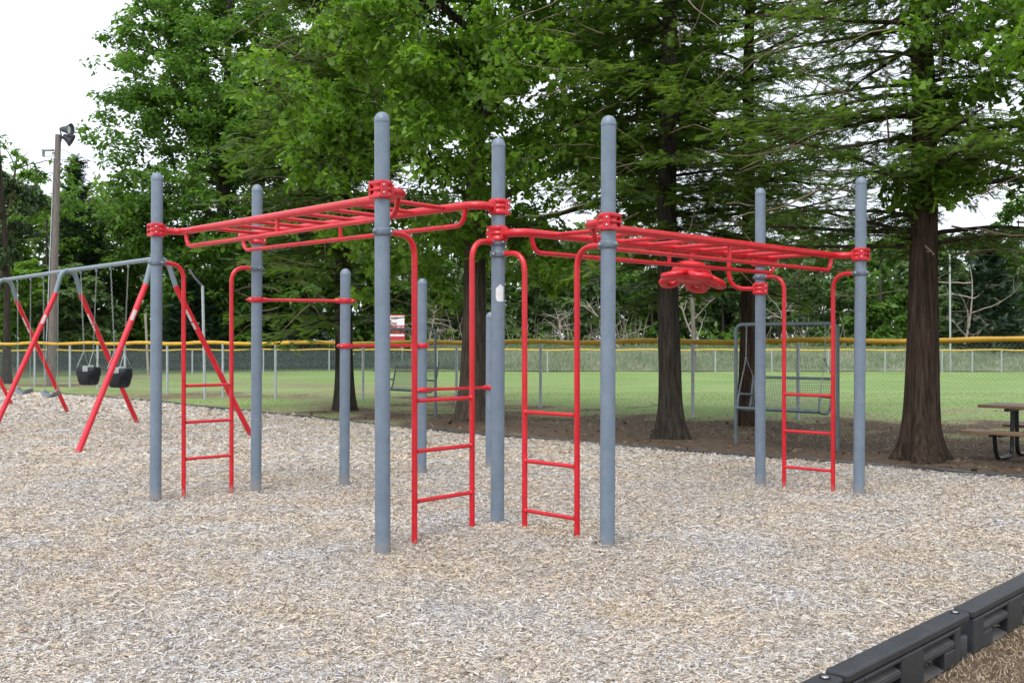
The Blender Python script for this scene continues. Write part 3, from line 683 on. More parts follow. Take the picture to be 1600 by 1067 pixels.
# woven green windscreen on the left of the far fence
ws = bpy.data.materials.new('green_windscreen'); ws.use_nodes = True; t = ws.node_tree; b = t.nodes['Principled BSDF']; b.inputs['Base Color'].default_value = (.03,.055,.048,1); b.inputs['Roughness'].default_value = .9
tr = t.nodes.new('ShaderNodeBsdfTransparent'); mx = t.nodes.new('ShaderNodeMixShader'); mx.inputs[0].default_value = .62
t.links.new(tr.outputs[0], mx.inputs[1]); t.links.new(b.outputs[0], mx.inputs[2]); t.links.new(mx.outputs[0], t.nodes['Material Output'].inputs['Surface'])
V = []; Fc = []
for i in range(60):
    s = i/59*fseg[-1]*.46; p = fpt(s); sag = .01*math.sin(s*1.3)
    V += [(p.x-foff.x, p.y+.05+sag-foff.y, .04), (p.x-foff.x, p.y+.05+sag-foff.y, 1.05)]
    if i: Fc.append((2*i-2, 2*i, 2*i+1, 2*i-1))
link('windscreen', fast_mesh('windscreen', V, Fc, True), ws, ff)

# ------------------------------------------------------------------ plastic edging timbers
def timber_detailed():
    L, Wd, Ht = 1.30, .10, .22; root = empty('edging_timber')
    mb = MB(); mb.box((0, Wd*.5, 0), (L, Wd, .045)); 
    V = [(-L/2,0),(L/2,0),(L/2,Wd),(-L/2,Wd)]
    o = mb.build('top_board', M['plastic'], root, loc=(0,0,Ht-.0225), bevel=.012)
    mb = MB(); mb.box((0,.075,0), (L-.04,.03,Ht-.05)); mb.build('back_wall', M['cavity'], root, loc=(0,0,(Ht-.05)/2))
    mb = MB(); hz = Ht-.046
    def blk(x0, x1, z0, z1, y0=.0, y1=.058): mb.box(((x0+x1)/2,(y0+y1)/2,(z0+z1)/2), (x1-x0-.002,y1-y0,z1-z0-.002))
    blk(-L/2+.01, -.50, .0, hz); blk(-.14, .10, .0, hz); blk(.46, L/2-.12, .0, hz)
    blk(-.50,-.14, .085,.115); blk(.10,.46,.085,.115)
    blk(-.50,-.38, .0,.085); blk(.34,.46, .0,.085)
    blk(-.50,-.14, hz-.022, hz); blk(.10,.46,hz-.022,hz)
    mb.build('front_web', M['plastic'], root, bevel=.006)
    # sloped sills inside the openings
    for x0, x1, z_ in ((-.499,-.141,.116),(.101,.459,.116),(-.379,-.141,.004),(.101,.339,.004)):
        mb = MB(); mb.add([(x0,.003,z_),(x1,.003,z_),(x1-.03,.059,z_+.034),(x0+.03,.059,z_+.034)], [(0,1,2,3)], False); mb.build('sill', M['cavity'], root)
    # low lug of the overlapping joint and the stake head
    mb = MB(); mb.lathe([(.05,0),(.05,.105),(.046,.112),(0,.112)], (L/2-.045,.05,0), 18); mb.build('joint_lug', M['plastic'], root)
    mb = MB(); mb.lathe([(.021,0),(.0225,.002),(.0215,.004),(.017,.0045)], (L/2-.06,.05,Ht), 20); mb.build('stake_hole', M['rubber'], root)
    mb = MB(); mb.lathe([(.016,0),(.016,.003),(.012,.006),(0,.007)], (L/2-.06,.05,Ht+.0005), 18); mb.build('stake_head', M['bolt'], root)
    return root
tm = timber_detailed(); first = True
rv = Vector((7.05-1.29, 10.1-4.10, 0)); rl_ = rv.length; ru = rv/rl_; ang = math.atan2(ru.y, ru.x)
lab = {-1: 'black plastic edging timber at the bottom edge of the picture, its stake head showing', 0: 'black plastic edging timber between the two visible stake heads at lower right', 1: 'black plastic edging timber running off the right edge, low in the picture'}
for i in range(-2, 6):
    c = Vector((1.29, 4.10, 0))+ru*(1.345*(i+.5)); o = tm if first else copy_tree(tm); first = False
    o.location = (c.x+ru.y*.05, c.y-ru.x*.05, -.045); o.rotation_euler = (0,0,ang)
    o.rotation_euler = (0, 0, ang+random.uniform(-.006,.006))
    tag(o, lab.get(i, 'black plastic edging timber of the right border outside the picture'), 'edging', 'black plastic edging timbers')
# far edging line: simpler pieces, thin dark line from here
def timber_far():
    mb = MB(); mb.box((0,0,0), (1.20,.09,.14)); mb.box((.61,0,-.02),(.05,.07,.09)); o = mb.build('edging_timber', M['plastic'], bevel=.008); return o
tf0 = timber_far(); bl = [Vector((x,y,0)) for x, y in BORDER]; seg = [0]
for i in range(1, len(bl)): seg.append(seg[-1]+(bl[i]-bl[i-1]).length)
s = 16.0; k = 0
while s < seg[-1]-.6:
    f_ = lambda q: Vector((np.interp(q, seg, [p.x for p in bl]), np.interp(q, seg, [p.y for p in bl]), 0))
    a_, b_ = f_(s), f_(s+1.24); c = (a_+b_)/2; o = tf0 if k == 0 else tf0.copy()
    if k: COL.objects.link(o)
    o.location = (c.x, c.y, -.045+random.uniform(-.006,.006)); o.rotation_euler = (random.uniform(-.01,.01), random.uniform(-.006,.006), math.atan2(b_.y-a_.y, b_.x-a_.x))
    tag(o, 'low black edging piece in the thin line between the chips and the trees', 'edging', 'far edging pieces between chips and lawn'); s += 1.25; k += 1

# ------------------------------------------------------------------ bench swings, picnic table, pole, sign
def bench_frame(label):
    root = empty('bench_swing_frame', label=label, cat='swing frame', group='grey frames of the bench swings'); L = 1.54; mb = MB()
    for s in (-1,1):
        m_ = MB(); m_.tube([(s*L/2,0,-.15),(s*L/2,0,.8),(s*L/2,0,1.62)], .027, 12); m_.build('leg', M['bench_grey'], root)
    mb.tube(fillet([(-L/2,0,1.60),(-L/2,0,1.745),(L/2,0,1.745),(L/2,0,1.60)], .12, 7), .028, 12); mb.build('top_bar', M['bench_grey'], root)
    return root
def bench(label):
    """hanging bench of perforated steel; -y is its open front"""
    root = empty('swing_bench', label=label, cat='bench', group='grey hanging benches'); W_ = 1.22
    zs, zb = .50, .95
    mb = MB(); n = 40           # welded slats running side to side, joined: too fine to pick apart
    prof = [(-.27,zs+.03),(-.24,zs+.0),(-.12,zs-.02),(0,zs-.03),(.09,zs-.01),(.14,zs+.05),(.175,zs+.18),(.205,zs+.32),(.235,zb)]
    P = fillet([(0,a,b) for a, b in prof], .05, 2); tot = [0]
    for i in range(1, len(P)): tot.append(tot[-1]+(P[i]-P[i-1]).length)
    for i in range(26):
        q = tot[-1]*i/25; y = np.interp(q, tot, [p.y for p in P]); z = np.interp(q, tot, [p.z for p in P]); mb.box((0,y,z), (W_,.008,.005))
    for i in range(48):
        x = -W_/2+W_*i/47; mb.tube([(x, p.y, p.z) for p in P[::2]], .0028, 4, caps=False)
    tag(mb.build('steel_mesh', M['bench_grey'], root), kind='stuff')
    mb = MB(); mb.tube([(-W_/2,.235,zb),(W_/2,.235,zb)], .020, 10); mb.tube([(-W_/2,-.27,zs+.02),(W_/2,-.27,zs+.02)], .020, 10); mb.build('edge_rail', M['bench_grey'], root)
    for s in (-1,1):
        x = s*W_/2; m_ = MB(); m_.tube(P, .016, 8); m_.v = [(v[0]+x, v[1], v[2]) for v in m_.v]
        m_.build('side_frame', M['bench_grey'], root)
        m_ = MB(); m_.tube(fillet([(x,-.25,zs+.02),(x,-.22,zs+.22),(x,.18,zs+.19)], .05, 4), .016, 8); m_.build('armrest', M['bench_grey'], root)
        j = Vector((x*.98, -.02, 1.22)); 
        chain(Vector((x*.98,0,1.71)), j, 'chain', root, None, pitch=.03, r=.003, w=.009)
        chain(j, Vector((x,-.21,zs+.23)), 'chain', root, None, pitch=.03, r=.003, w=.009)
        chain(j, Vector((x,.235,zb)), 'chain', root, None, pitch=.03, r=.003, w=.009)
        m_ = MB(); m_.lathe([(.018,-.02),(.02,0),(.018,.02)], j, 8); m_.lathe([(.022,0),(.022,.05)], (x*.98,0,1.68), 8); m_.build('shackle', M['grey_clamp'], root)
    return root
bf = bench_frame('grey tube frame holding the hanging bench between two trunks at the right'); bs = bench('grey steel hanging bench behind the right red ladder')
bang = math.atan2(-1.0, 1.17)
mx_ = ((3.28+4.45)/2, 14.5); bf.location = (*mx_, 0); bf.rotation_euler = (0,0,bang); bs.location = (*mx_, .03); bs.rotation_euler = (0,0,bang)
bf2 = copy_tree(bf); bf2['label'] = 'grey tube frame of the farther hanging bench, left of the brown trunk'; bs2 = copy_tree(bs); bs2['label'] = 'grey steel hanging bench far behind the left red ladder'
m2_ = (-2.08, 20.5); bf2.location = (*m2_, 0); bf2.rotation_euler = (0,0,bang); bs2.location = (*m2_, .03); bs2.rotation_euler = (0,0,bang)
# picnic table: x along its length
def picnic():
    root = empty('picnic_table', (6.27, 13.5, 0), math.atan2(-.72,.69), 'picnic table with brown plank top and benches on bent black legs under the right tree', 'picnic table')
    zt, zb, L = .665, .365, 1.9
    for i in range(4):
        m_ = MB(); m_.box((L/2, (i-1.5)*.165, zt), (L,.155,.038)); o = m_.build('plank', M['table'], root, bevel=.006)
    for s in (-1,1):
        for i in range(2):
            m_ = MB(); m_.box((L/2-.02, s*(.62+i*.145), zb), (L,.138,.036)); m_.build('bench_plank', M['table'], root, bevel=.006)
    for x in (.34, L-.34):
        m_ = MB(); m_.box((x,0,zt-.042),(.05,.58,.035)); m_.build('top_brace', M['black_metal'], root, bevel=.004)
        for s in (-1,1):
            m_ = MB(); m_.tube(fillet([(x,s*.07,zt-.03),(x,s*.09,.03),(x,s*.60,.025),(x,s*.66,zb-.03)], [.14,.14], 8), .026, 12)
            m_.tube([(x,s*.46,zb-.035),(x,s*.80,zb-.035)], .018, 8); m_.build('leg', M['black_metal'], root)
        m_ = MB(); m_.box((x,0,zb-.06),(.03,1.0,.03)); m_.build('cross_brace', M['black_metal'], root)
picnic()
# wooden utility pole with floodlights
pb = Vector((-15.45, 34.3, 0)); pt_ = Vector((-15.2, 34.3, 8.42))
pole = empty('light_pole', pb, 0, 'leaning weathered wooden pole with two dark floodlights on top', 'light pole')
mb = MB(); mb.tube([pb-Vector((0,0,.3)), pb.lerp(pt_,.33), pb.lerp(pt_,.66), pt_], [.145,.13,.112,.095], 14); mb.build('pole', M['pole_wood'], pole, off=pb)
def flood(c, yaw, pitch, name='floodlight'):
    Mx = Matrix.Rotation(yaw,3,'Z') @ Matrix.Rotation(pitch,3,'Y'); m_ = MB(); a_ = Mx @ Vector((1,0,0))
    m_.lathe([(.05,-.16),(.09,-.15),(.11,-.05),(.16,.06),(.215,.14),(.225,.16),(.20,.155),(.15,.07),(0,.05)], c, 18, a_)
    o = m_.build(name, M['lamp_dark'], pole, off=pb); m_ = MB(); m_.lathe([(0,.07),(.08,.072),(.135,.075)], c, 18, a_); m_.build('lens', M['lamp_glass'], o, off=pb)
flood(pt_+Vector((.30,-.05,.16)), -.12, .12); flood(pt_+Vector((.26,.12,-.10)), .25, .5)
mb = MB(); mb.tube(fillet([pt_-Vector((0,0,.5)), pt_+Vector((.12,0,-.1)), pt_+Vector((.05,0,.22)), pt_+Vector((.3,0,.25))], .05, 4), .025, 8); mb.build('lamp_bracket', M['lamp_dark'], pole, off=pb)
mb = MB(); c = pt_+Vector((-.33,-.02,-.52)); mb.box(c, (.34,.2,.05)); mb.box(c+Vector((-.16,0,-.1)), (.03,.2,.24)); mb.box(c+Vector((0,0,-.21)), (.34,.03,.03)); mb.build('wire_bracket', M['galv'], pole, off=pb)
mb = MB(); mb.tube([pb+Vector((-.14,-.12,.2)), pt_+Vector((-.1,-.1,-.8))], .018, 6); mb.build('conduit', M['galv'], pole, off=pb)
mb = MB(); q = [];  e = Vector((-4, 70, 6.5)); st = pt_-Vector((-.1,0,.5))
for i in range(21): tt = i/20; p = st.lerp(e, tt); p.z -= 1.0*4*tt*(1-tt)*.6; q.append(p)
mb.tube(q, .010, 5); tag(mb.build('overhead_wire', M['lamp_dark'], None), 'thin wire running from the wooden pole towards the big oak', 'wire')
# slim poles
def slim(px0, py0, px1, py1, z, r, m, name, label, cat, arm=None):
    a_ = at(px0, z, py0); b_ = at(px1, z, py1); root = empty(name, b_, 0, label, cat); m_ = MB(); m_.tube([b_-Vector((0,0,.2)), a_.lerp(b_,.5), a_], r, 10); m_.build('pole', m, root, off=b_)
    if arm: m_ = MB(); m_.tube(arm(a_), .03, 6); m_.build('arm', M['lamp_dark'], root, off=b_)
slim(316.5,446,320.5,625.5,26.1,.035,M['galv'],'signal_pole','slim steel pole with a dark slanted arm standing at the fence','pole', lambda a_: [a_+Vector((0,0,-.02)), a_+Vector((-.2,0,.2)), a_+Vector((-.38,.1,.42))])
slim(227,490,232,588,44,.05,M['dead'],'foul_pole','pale thin pole leaning slightly, left of the near grey post','pole')
slim(1484,395,1485,581,50,.045,M['galv'],'foul_pole','tall thin white pole right of the thick right-hand trunk','pole')
# scoreboard
zS = 54.0
sg = empty('scoreboard', at(609, zS), 0, 'white and red scoreboard beyond the field, partly behind a post', 'scoreboard'); so_ = Vector(sg.location)
def panel(x0, x1, y0, y1, m, name, parent, dy=0, th=.12):
    a_ = at(x0, zS, y0); b_ = at(x1, zS, y1); m_ = MB(); m_.box(((a_.x+b_.x)/2, zS+dy, (a_.z+b_.z)/2), (b_.x-a_.x, th, a_.z-b_.z)); return m_.build(name, m, parent, off=so_)
bd = panel(586, 632.5, 491.5, 517.5, M['sign_red'], 'score_panel', sg); panel(586.8, 632, 493, 508, M['sign_white'], 'title_panel', bd, -.065, .02)
panel(606,632.5,520,536,M['sign_red'],'lower_panel',sg); panel(608,632,521.8,525,M['sign_white'],'strip',sg,-.065,.02)
for x in (592, 627): panel(x, x+2.2, 517.5, 585, M['galv'], 'support', sg, .1, .1)
def text(s, px, py, hpx, m, parent, w=None):
    cu = bpy.data.curves.new('t', 'FONT'); cu.body = s; cu.align_x = 'CENTER'; cu.size = hpx/F*zS*1.42; cu.extrude = .004; cu.offset = .006
    to = bpy.data.objects.new('t', cu); COL.objects.link(to); dg = bpy.context.evaluated_depsgraph_get(); me = bpy.data.meshes.new_from_object(to.evaluated_get(dg))
    bpy.data.objects.remove(to); me.name = 'lettering'; o = link('lettering', me, m, parent); c = at(px, zS, py); me.materials.clear(); me.materials.append(m)
    o.location = (c.x-so_.x, c.y-.085-so_.y, c.z-so_.z); o.rotation_euler = (math.radians(90),0,0)
    if w: xs_ = [v.co.x for v in me.vertices]; o.scale.x = w/F*zS/(max(xs_)-min(xs_))
M['letter_red'] = mat('letter_dark_red', (.22,.02,.03), .6)
text('PARKS', 616, 498.3, 3.6, M['letter_red'], sg, 10); text('&', 610.5, 502.6, 3, M['letter_red'], sg); text('RECREATION', 610.5, 507, 3.6, M['letter_red'], sg, 19)
text('STRIKE', 612, 513, 3.6, M['sign_white'], sg, 9); text('OUT', 623.2, 513, 3.6, M['sign_white'], sg, 6); text('H', 629.5, 513, 3.6, M['sign_white'], sg, 2.4)

# ------------------------------------------------------------------ trees
OAK_V = [(0,0,0),(.085,.35,.02),(0,1,-.1),(-.085,.35,.02),(.02,.10,0),(.36,.44,-.04),(-.36,.44,-.04),(.05,.66,-.02),(-.05,.66,-.02),(.30,.86,-.08),(-.30,.86,-.08)]
OAK_F = [(0,1,2),(0,2,3),(0,5,1),(0,3,6),(1,9,2),(3,2,10)]
LEAF_V = [(0,0,0),(.26,.4,.05),(0,1,-.08),(-.26,.4,.05)]; LEAF_F = [(0,1,2),(0,2,3)]
SPR_V = []; SPR_F = []
for i in range(6):
    y = i/6; w_ = .30*(1-.5*i/6); b_ = len(SPR_V)
    SPR_V += [(0,y,0),(0,y+.13,0),(w_,y+.24,-.05),(-w_,y+.24,-.05)]
    SPR_F += [(b_,b_+2,b_+1),(b_,b_+1,b_+3)]
# make the spray one connected island by reusing spine points
def weld(V, Fc):
    V = [tuple(round(c,4) for c in v) for v in V]; u = []; mp = {}
    for i, v in enumerate(V):
        if v not in [x for x in u]: u.append(v)
        mp[i] = u.index(v)
    return u, [tuple(mp[i] for i in f) for f in Fc]
SPR_V = []; SPR_F = []; spine = [(0,i/6,0) for i in range(8)]; SPR_V += spine
for i in range(6):
    w_ = .30*(1-.45*i/6); b_ = len(SPR_V); SPR_V += [(w_,i/6+.22,-.05),(-w_,i/6+.22,-.05)]; SPR_F += [(i,b_,i+1),(i,i+1,b_+1)]
SPR_F.append((6,7,6+8)) if False else None

def crown(name, P, size, mt, parent, off, tmpl='oak', droop=.3, rng=None, spread=.9, yaw=None):
    r = rng or RNG; n = len(P); tv, tf = {'oak': (OAK_V, OAK_F), 'leaf': (LEAF_V, LEAF_F), 'spray': (SPR_V, SPR_F)}[tmpl]
    sz = size*np.exp(r.normal(0,.22,n)); Y = r.random(n)*6.283 if yaw is None else yaw
    me = scatter(name, tv, tf, P-np.array(off), Y, r.normal(-droop, .45*spread, n), r.normal(0, .6*spread, n), sz)
    o = link(name, me, mt, parent); tag(o, kind='stuff'); return o
def trunk_mesh(mb, path, rad, n=28, flare=0, seed=0):
    r = random.Random(seed); ph = [r.random()*6.28 for _ in range(4)]; V = []; m = len(path)
    z0 = path[0][2]
    for i, p in enumerate(path):
        hgt = p[2]-z0
        for k in range(n):
            a_ = 2*math.pi*k/n; but = flare*math.exp(-max(hgt-.15,0)/.27)*(.5+.5*math.sin(3*a_+ph[0])+.35*math.sin(5*a_+ph[1]))
            ir = rad[i]*(1+.06*math.sin(3*a_+ph[2]+hgt*.5)+.045*math.sin(7*a_+ph[3]-hgt*1.1)+.025*math.sin(13*a_+ph[0]+hgt*2))+but
            V.append((p[0]+ir*math.cos(a_), p[1]+ir*math.sin(a_), p[2]))
    mb.add(V, [(i*n+k, i*n+(k+1)%n, (i+1)*n+(k+1)%n, (i+1)*n+k) for i in range(m-1) for k in range(n)], True)
def limb_path(p0, d, L, r, n=7, sag=0, wob=.12):
    p = Vector(p0); d = Vector(d).normalized(); res = [p.copy()]
    for i in range(n):
        d = (d+Vector((r.uniform(-wob,wob), r.uniform(-wob,wob), r.uniform(-wob,wob)-sag))).normalized(); p = p+d*(L/n); res.append(p.copy())
    return res
def ipath(path, t):
    f_ = t*(len(path)-1); i = min(int(f_), len(path)-2); return path[i].lerp(path[i+1], f_-i)

def conifer(bx, by, rbase, lean, zc0, ztop_, Lmax, seed, bark_, lm, label, flare=.1, size=.15, tiers=1.0, asym=None, dens=1.0, name='cypress_tree', tw=0, tsh=5):
    r = random.Random(seed); rg = np.random.default_rng(seed); root = empty(name, (bx,by,0), 0, label, 'tree', 'tall trees behind the playground'); off = Vector((bx,by,0))
    hs_ = [-.15,0,.07,.15,.25,.37,.5,.7,.9,1.2,1.5,1.8,2.1,2.4,2.8,3.2,3.7,4.2,4.8,5.4,6.1,6.8,8.4,ztop_]
    path = [(bx+lean*max(z,0)+.03*math.sin(z*.8+seed), by+.02*math.sin(z), z) for z in hs_]
    rad = [rbase*(1+.30*math.exp(-max(z,0)/.38)+.018*math.sin(z*3.1+seed))*(1-.75*max(z,0)/ztop_)**.8 if z < ztop_ else .03 for z in hs_]
    mb = MB(); trunk_mesh(mb, path, rad, 56, flare, seed); mb.build('trunk', bark_, root, off=off)
    limbs = MB(); PP = []; YY = []; z = zc0
    cx = lambda z: bx+lean*z
    while z < ztop_-.5:
        for _ in range(3 if r.random() < .5 else 2):
            az = r.random()*2*math.pi
            if asym and r.random() < asym[1]: az = asym[0]+r.uniform(-.7,.7)
            if bx < -3 and z < 3.4 and math.cos(az) > -.1: continue      # no low boughs on that side
            f_ = 1-(z-zc0)/(ztop_-zc0+2); L = Lmax*(.45+.55*f_)*r.uniform(.6,1.1)
            up = r.uniform(-.05,.28); path_ = limb_path((cx(z),by,z+r.uniform(-.1,.1)), (math.cos(az), math.sin(az), up), L, r, 8, .035, .07)
            rb = .010+.0085*L; limbs.tube(path_, [rb*(1-.85*i/8)+.004 for i in range(9)], 6, caps=False)
            m_ = int(L/.17*tiers)
            for j in range(m_):
                t_ = .14+.86*(j+r.random()*.6)/m_
                p = ipath(path_, min(t_,.999)); side = 1 if j % 2 else -1; L2 = (L*.34*(1-.62*t_)+.16)*r.uniform(.6,1.25)
                a2 = az+side*r.uniform(.5,1.15); sp = limb_path(p, (math.cos(a2), math.sin(a2), r.uniform(-.15,.2)), L2, r, 4, .07, .12)
                limbs.tube(sp, [.006,.005,.004,.003,.002], 3, caps=False)
                k_ = max(3, int(L2/.045*dens))
                for q in range(k_):
                    tt = (q+r.random())/k_; pp = ipath(sp, min(tt,.999)); ya = a2-math.pi/2+r.choice((-1,1))*r.uniform(.2,1.2)
                    PP.append((pp.x+r.uniform(-.03,.03), pp.y+r.uniform(-.03,.03), pp.z+r.uniform(-.05,.02))); YY.append(ya)
        for _ in range(tsh):
            az = r.random()*6.283; L = r.uniform(.35,1.25)
            if bx < -3 and z < 3.4: L *= .4
            L = L*1.0; p0 = Vector((cx(z),by,z+r.uniform(0,.3))); sp = limb_path(p0, (math.cos(az), math.sin(az), r.uniform(-.3,.5)), L, r, 5, .05, .15)
            limbs.tube(sp, [.011,.009,.007,.005,.004,.003], 4, caps=False); k_ = int(L/.030)
            for q in range(k_):
                pp = ipath(sp, min(.1+.9*(q+r.random())/k_,.999)); PP.append((pp.x+r.uniform(-.07,.07), pp.y+r.uniform(-.07,.07), pp.z+r.uniform(-.08,.04))); YY.append(az-math.pi/2+r.uniform(-1.3,1.3))
        z += r.uniform(.14,.32)
    for _ in range(tw):   # bare hanging pale twigs
        z = r.uniform(zc0-.2, ztop_*.8); az = r.random()*6.28; p = Vector((cx(z)+math.cos(az)*Lmax*r.uniform(.1,.6), by+math.sin(az)*Lmax*r.uniform(.1,.6), z))
        limbs.tube(limb_path(p, (math.cos(az), math.sin(az)*.5, r.uniform(-.5,.6)), r.uniform(.6,1.7), r, 6, .04, .26), [.013,.012,.010,.008,.006,.005,.003], 4, caps=False, mi=1)
    tag(limbs.build('branches', [bark_, M['twig']], root, off=off), kind='stuff')
    P = np.array(PP); crown('crown', P, size, lm, root, off, 'spray', .15, rg, .55, np.array(YY))
    return root
def broadleaf(bx, by, rbase, H0, H1, ctr, rad, seed, lm, label, bark_, nblob=60, per=300, size=.13, lean=0, flare=.05, tmpl='oak', group='tall trees behind the playground', name='oak_tree', droop=.5, sub=True, vis=True, limbs_n=14, lowcut=None, drape=0):
    """crown made of many leaf clumps at the ends of limbs"""
    r = random.Random(seed); rg = np.random.default_rng(seed); root = empty(name, (bx,by,0), 0, label, 'tree', group); off = Vector((bx,by,0))
    C = Vector(ctr); hs_ = np.linspace(-.15, H1, 14); path = [(bx+lean*max(z,0)+(C.x-bx)*.5*(max(0,z-H0)/(H1-H0)), by+(C.y-by)*.5*(max(0,z-H0)/(H1-H0)), z) for z in hs_]
    rd = [rbase*(1+.35*math.exp(-max(z,0)/.5))*(1-.8*max(z,0)/H1)+.02 for z in hs_]
    mb = MB(); trunk_mesh(mb, path, rd, 20, flare, seed); mb.build('trunk', bark_, root, off=off)
    limbs = MB(); blobs = []
    for i in range(nblob):
        for _ in range(30):
            v = Vector((r.gauss(0,1), r.gauss(0,1), r.gauss(0,1))).normalized()*(r.random()**.35)
            p = Vector((C.x+v.x*rad[0], C.y+v.y*rad[1], C.z+v.z*rad[2]))
            if p.z > (lowcut or 0.3): break
        blobs.append(p)
    vp = [Vector(q) for q in path]
    for i, p in enumerate(blobs):
        if i < limbs_n:
            z0 = max(H0*.8, min(p.z-.2*(p-C).length-.3, H1*.95)); st = min(vp, key=lambda q: abs(q.z-z0)); n = 7; pa = []
            for j in range(n+1):
                t_ = j/n; q = st.lerp(p, t_); q.z += .12*(p-st).length*math.sin(t_*3.14)*.5; q += Vector((r.gauss(0,.04), r.gauss(0,.04), r.gauss(0,.04)))*(p-st).length*.25*(t_*(1-t_)*4); pa.append(q)
            w0 = rbase*.32; limbs.tube(pa, [w0*(1-.85*j/n)+.006 for j in range(n+1)], 6, caps=False)
    P = []
    for p in blobs:
        br = min(rad)*r.uniform(.22,.40); n = int(per*r.uniform(.6,1.4))
        # sub-clumps in each clump, flattened, hanging leaf sprays
        for s_ in range(7 if sub else 1):
            v = Vector((r.gauss(0,1), r.gauss(0,1), r.gauss(0,.7))).normalized()*br*r.uniform(.3,1.0) if sub else Vector((0,0,0)); c = p+v; sr = br*(.42 if sub else 1)
            m_ = n//(7 if sub else 1); g = rg.normal(0, 1, (m_,3)); g /= np.linalg.norm(g, axis=1)[:,None]; g *= (rg.random((m_,1))**.45)*sr; g[:,2] *= .6
            if drape: g[:,2] -= drape*(g[:,0]**2+g[:,1]**2)/sr
            P.append(g+np.array(c))
    P = np.concatenate(P); P = P[P[:,2] > (lowcut-.25 if lowcut else .05)]
    for _ in range(nblob*2):
        p = r.choice(blobs); limbs.tube(limb_path(p, (r.gauss(0,1), r.gauss(0,1), r.gauss(0,.6)), min(rad)*.4, r, 5, .02, .2), [.012*size/.13*(1-.15*j) for j in range(6)], 3, caps=False)
    tag(limbs.build('branches', bark_, root, off=off), kind='stuff')
    crown('crown', P, size, lm, root, off, tmpl, droop, rg)
    return root

# foreground row
conifer(-3.67, 22.4, .20, .0, 2.0, 12.5, 3.0, 21, M['bark_dark'], M['leaf_cypress'], 'cypress with slim dark trunk and feathery crown, just left of the middle', .05, .245, 1.0, None, .60, tw=260, tsh=3)
broadleaf(-.7, 19.5, .24, 3.0, 10.5, (-.45,18.6,6.3), (3.7,2.9,4.5), 5, M['leaf_oak'], 'bright green oak with reddish brown trunk behind the middle posts', M['bark_oak'], 160, 300, .150, -.005, .06, lowcut=2.35, drape=.3)
conifer(2.43, 15.8, .175, -.003, 2.95, 11, 2.35, 33, M['bark_dark'], M['leaf_cypress'], 'dark cypress with straight flared trunk right of the tallest right post', .10, .163, 1.1, None, 1.0, tw=90)
conifer(4.15, 18.2, .14, .012, 2.5, 11.5, 2.7, 44, M['bark_red'], M['leaf_cypress'], 'slender brown-trunked cypress beside the hanging bench', .03, .18, 1.1, None, .85, tw=50, tsh=4)
conifer(5.23, 12.97, .205, -.012, 2.65, 8.5, 2.9, 55, M['bark_red'], M['leaf_cypress'], 'large cypress with thick fluted reddish trunk next to the picnic table', .16, .138, 1.15, None, 1.08, tw=60)
broadleaf(8.7, 12.6, .25, 3.0, 8.0, (7.1,11.9,4.5), (2.7,2.2,2.3), 8, M['leaf_oak'], 'oak whose bright leafy boughs reach in at the upper right corner', M['bark_grey'], 52, 330, .115, 0, .08, lowcut=2.35)
# far left oak and its neighbours
broadleaf(-16.2, 57, .45, 5, 22, (-15.1,57,12.0), (7.6,5,11.8), 9, M['leaf_far'], 'huge round-crowned oak filling the upper left beyond the field', M['bark_dark'], 290, 300, .33, 0, .1, group='woodland trees beyond the field', lowcut=1.5, limbs_n=30, droop=.3, tmpl='leaf')
broadleaf(-18.0, 36.5, .13, 4, 8.5, (-18.6,36.5,6.2), (1.6,1.6,2.4), 10, M['leaf_dark'], 'dark ivy-grown tree at the left edge of the picture', M['bark_dark'], 26, 380, .15, 0, .05, group='woodland trees beyond the field', tmpl='leaf', droop=.9)
broadleaf(-20.6, 41, .07, 3, 9.0, (-18.5,40,7.6), (2.0,1.5,2.6), 12, M['leaf_far'], 'thin airy tree with open twigs left of the wooden pole top', M['bark_grey'], 24, 80, .2, 0, .03, group='woodland trees beyond the field', tmpl='leaf')
def wood(px, z, top, w_, seed, lm, label, low=.6, per=300, size=.33, nb=28):
    x = (px-800)/F*z; broadleaf(x, z, .10, 1.5, top*.9, (x+random.uniform(-.4,.4), z, (top+low)/2), (w_, w_*.8, (top-low)/2), seed, lm, label, M['bark_grey'], nb, per, size, 0, .03, 'leaf', 'woodland trees beyond the field', 'woodland_tree', .3, lowcut=low*.5, limbs_n=6)
WA = [(-60,58,13,4.2,'bushy green tree at the far left edge behind the swings'), (20,60,11.5,4.0,'tall leafy tree behind the belt swings'), (75,57,9.8,3.8,'round leafy tree directly behind the wooden pole'), (135,59,9.0,3.6,'leafy tree right of the wooden pole, above the bucket swings'), (185,62,11.5,4.2,'leafy tree between the bucket swings and the leftmost grey post'),
 (-20,50,6.5,2.8,'low bright shrub-like tree at the left edge in front of taller ones'), (110,53,5.6,2.8,'low bright green tree just above the yellow fence cap behind the bucket swings'), (250,60,9.5,4.0,'green tree behind the leftmost grey post'), (330,56,5,2.8,'low green tree behind the slim steel pole'), (420,60,7.5,3.6,'green tree behind the second grey post from the left'), (500,62,8.5,3.8,'green tree behind the left chin-up post')]
for i, (px, z, top, w_, lb) in enumerate(WA): wood(px, z, top, w_, 100+i, M['leaf_bright'] if i % 3 else M['leaf_wood'], lb)
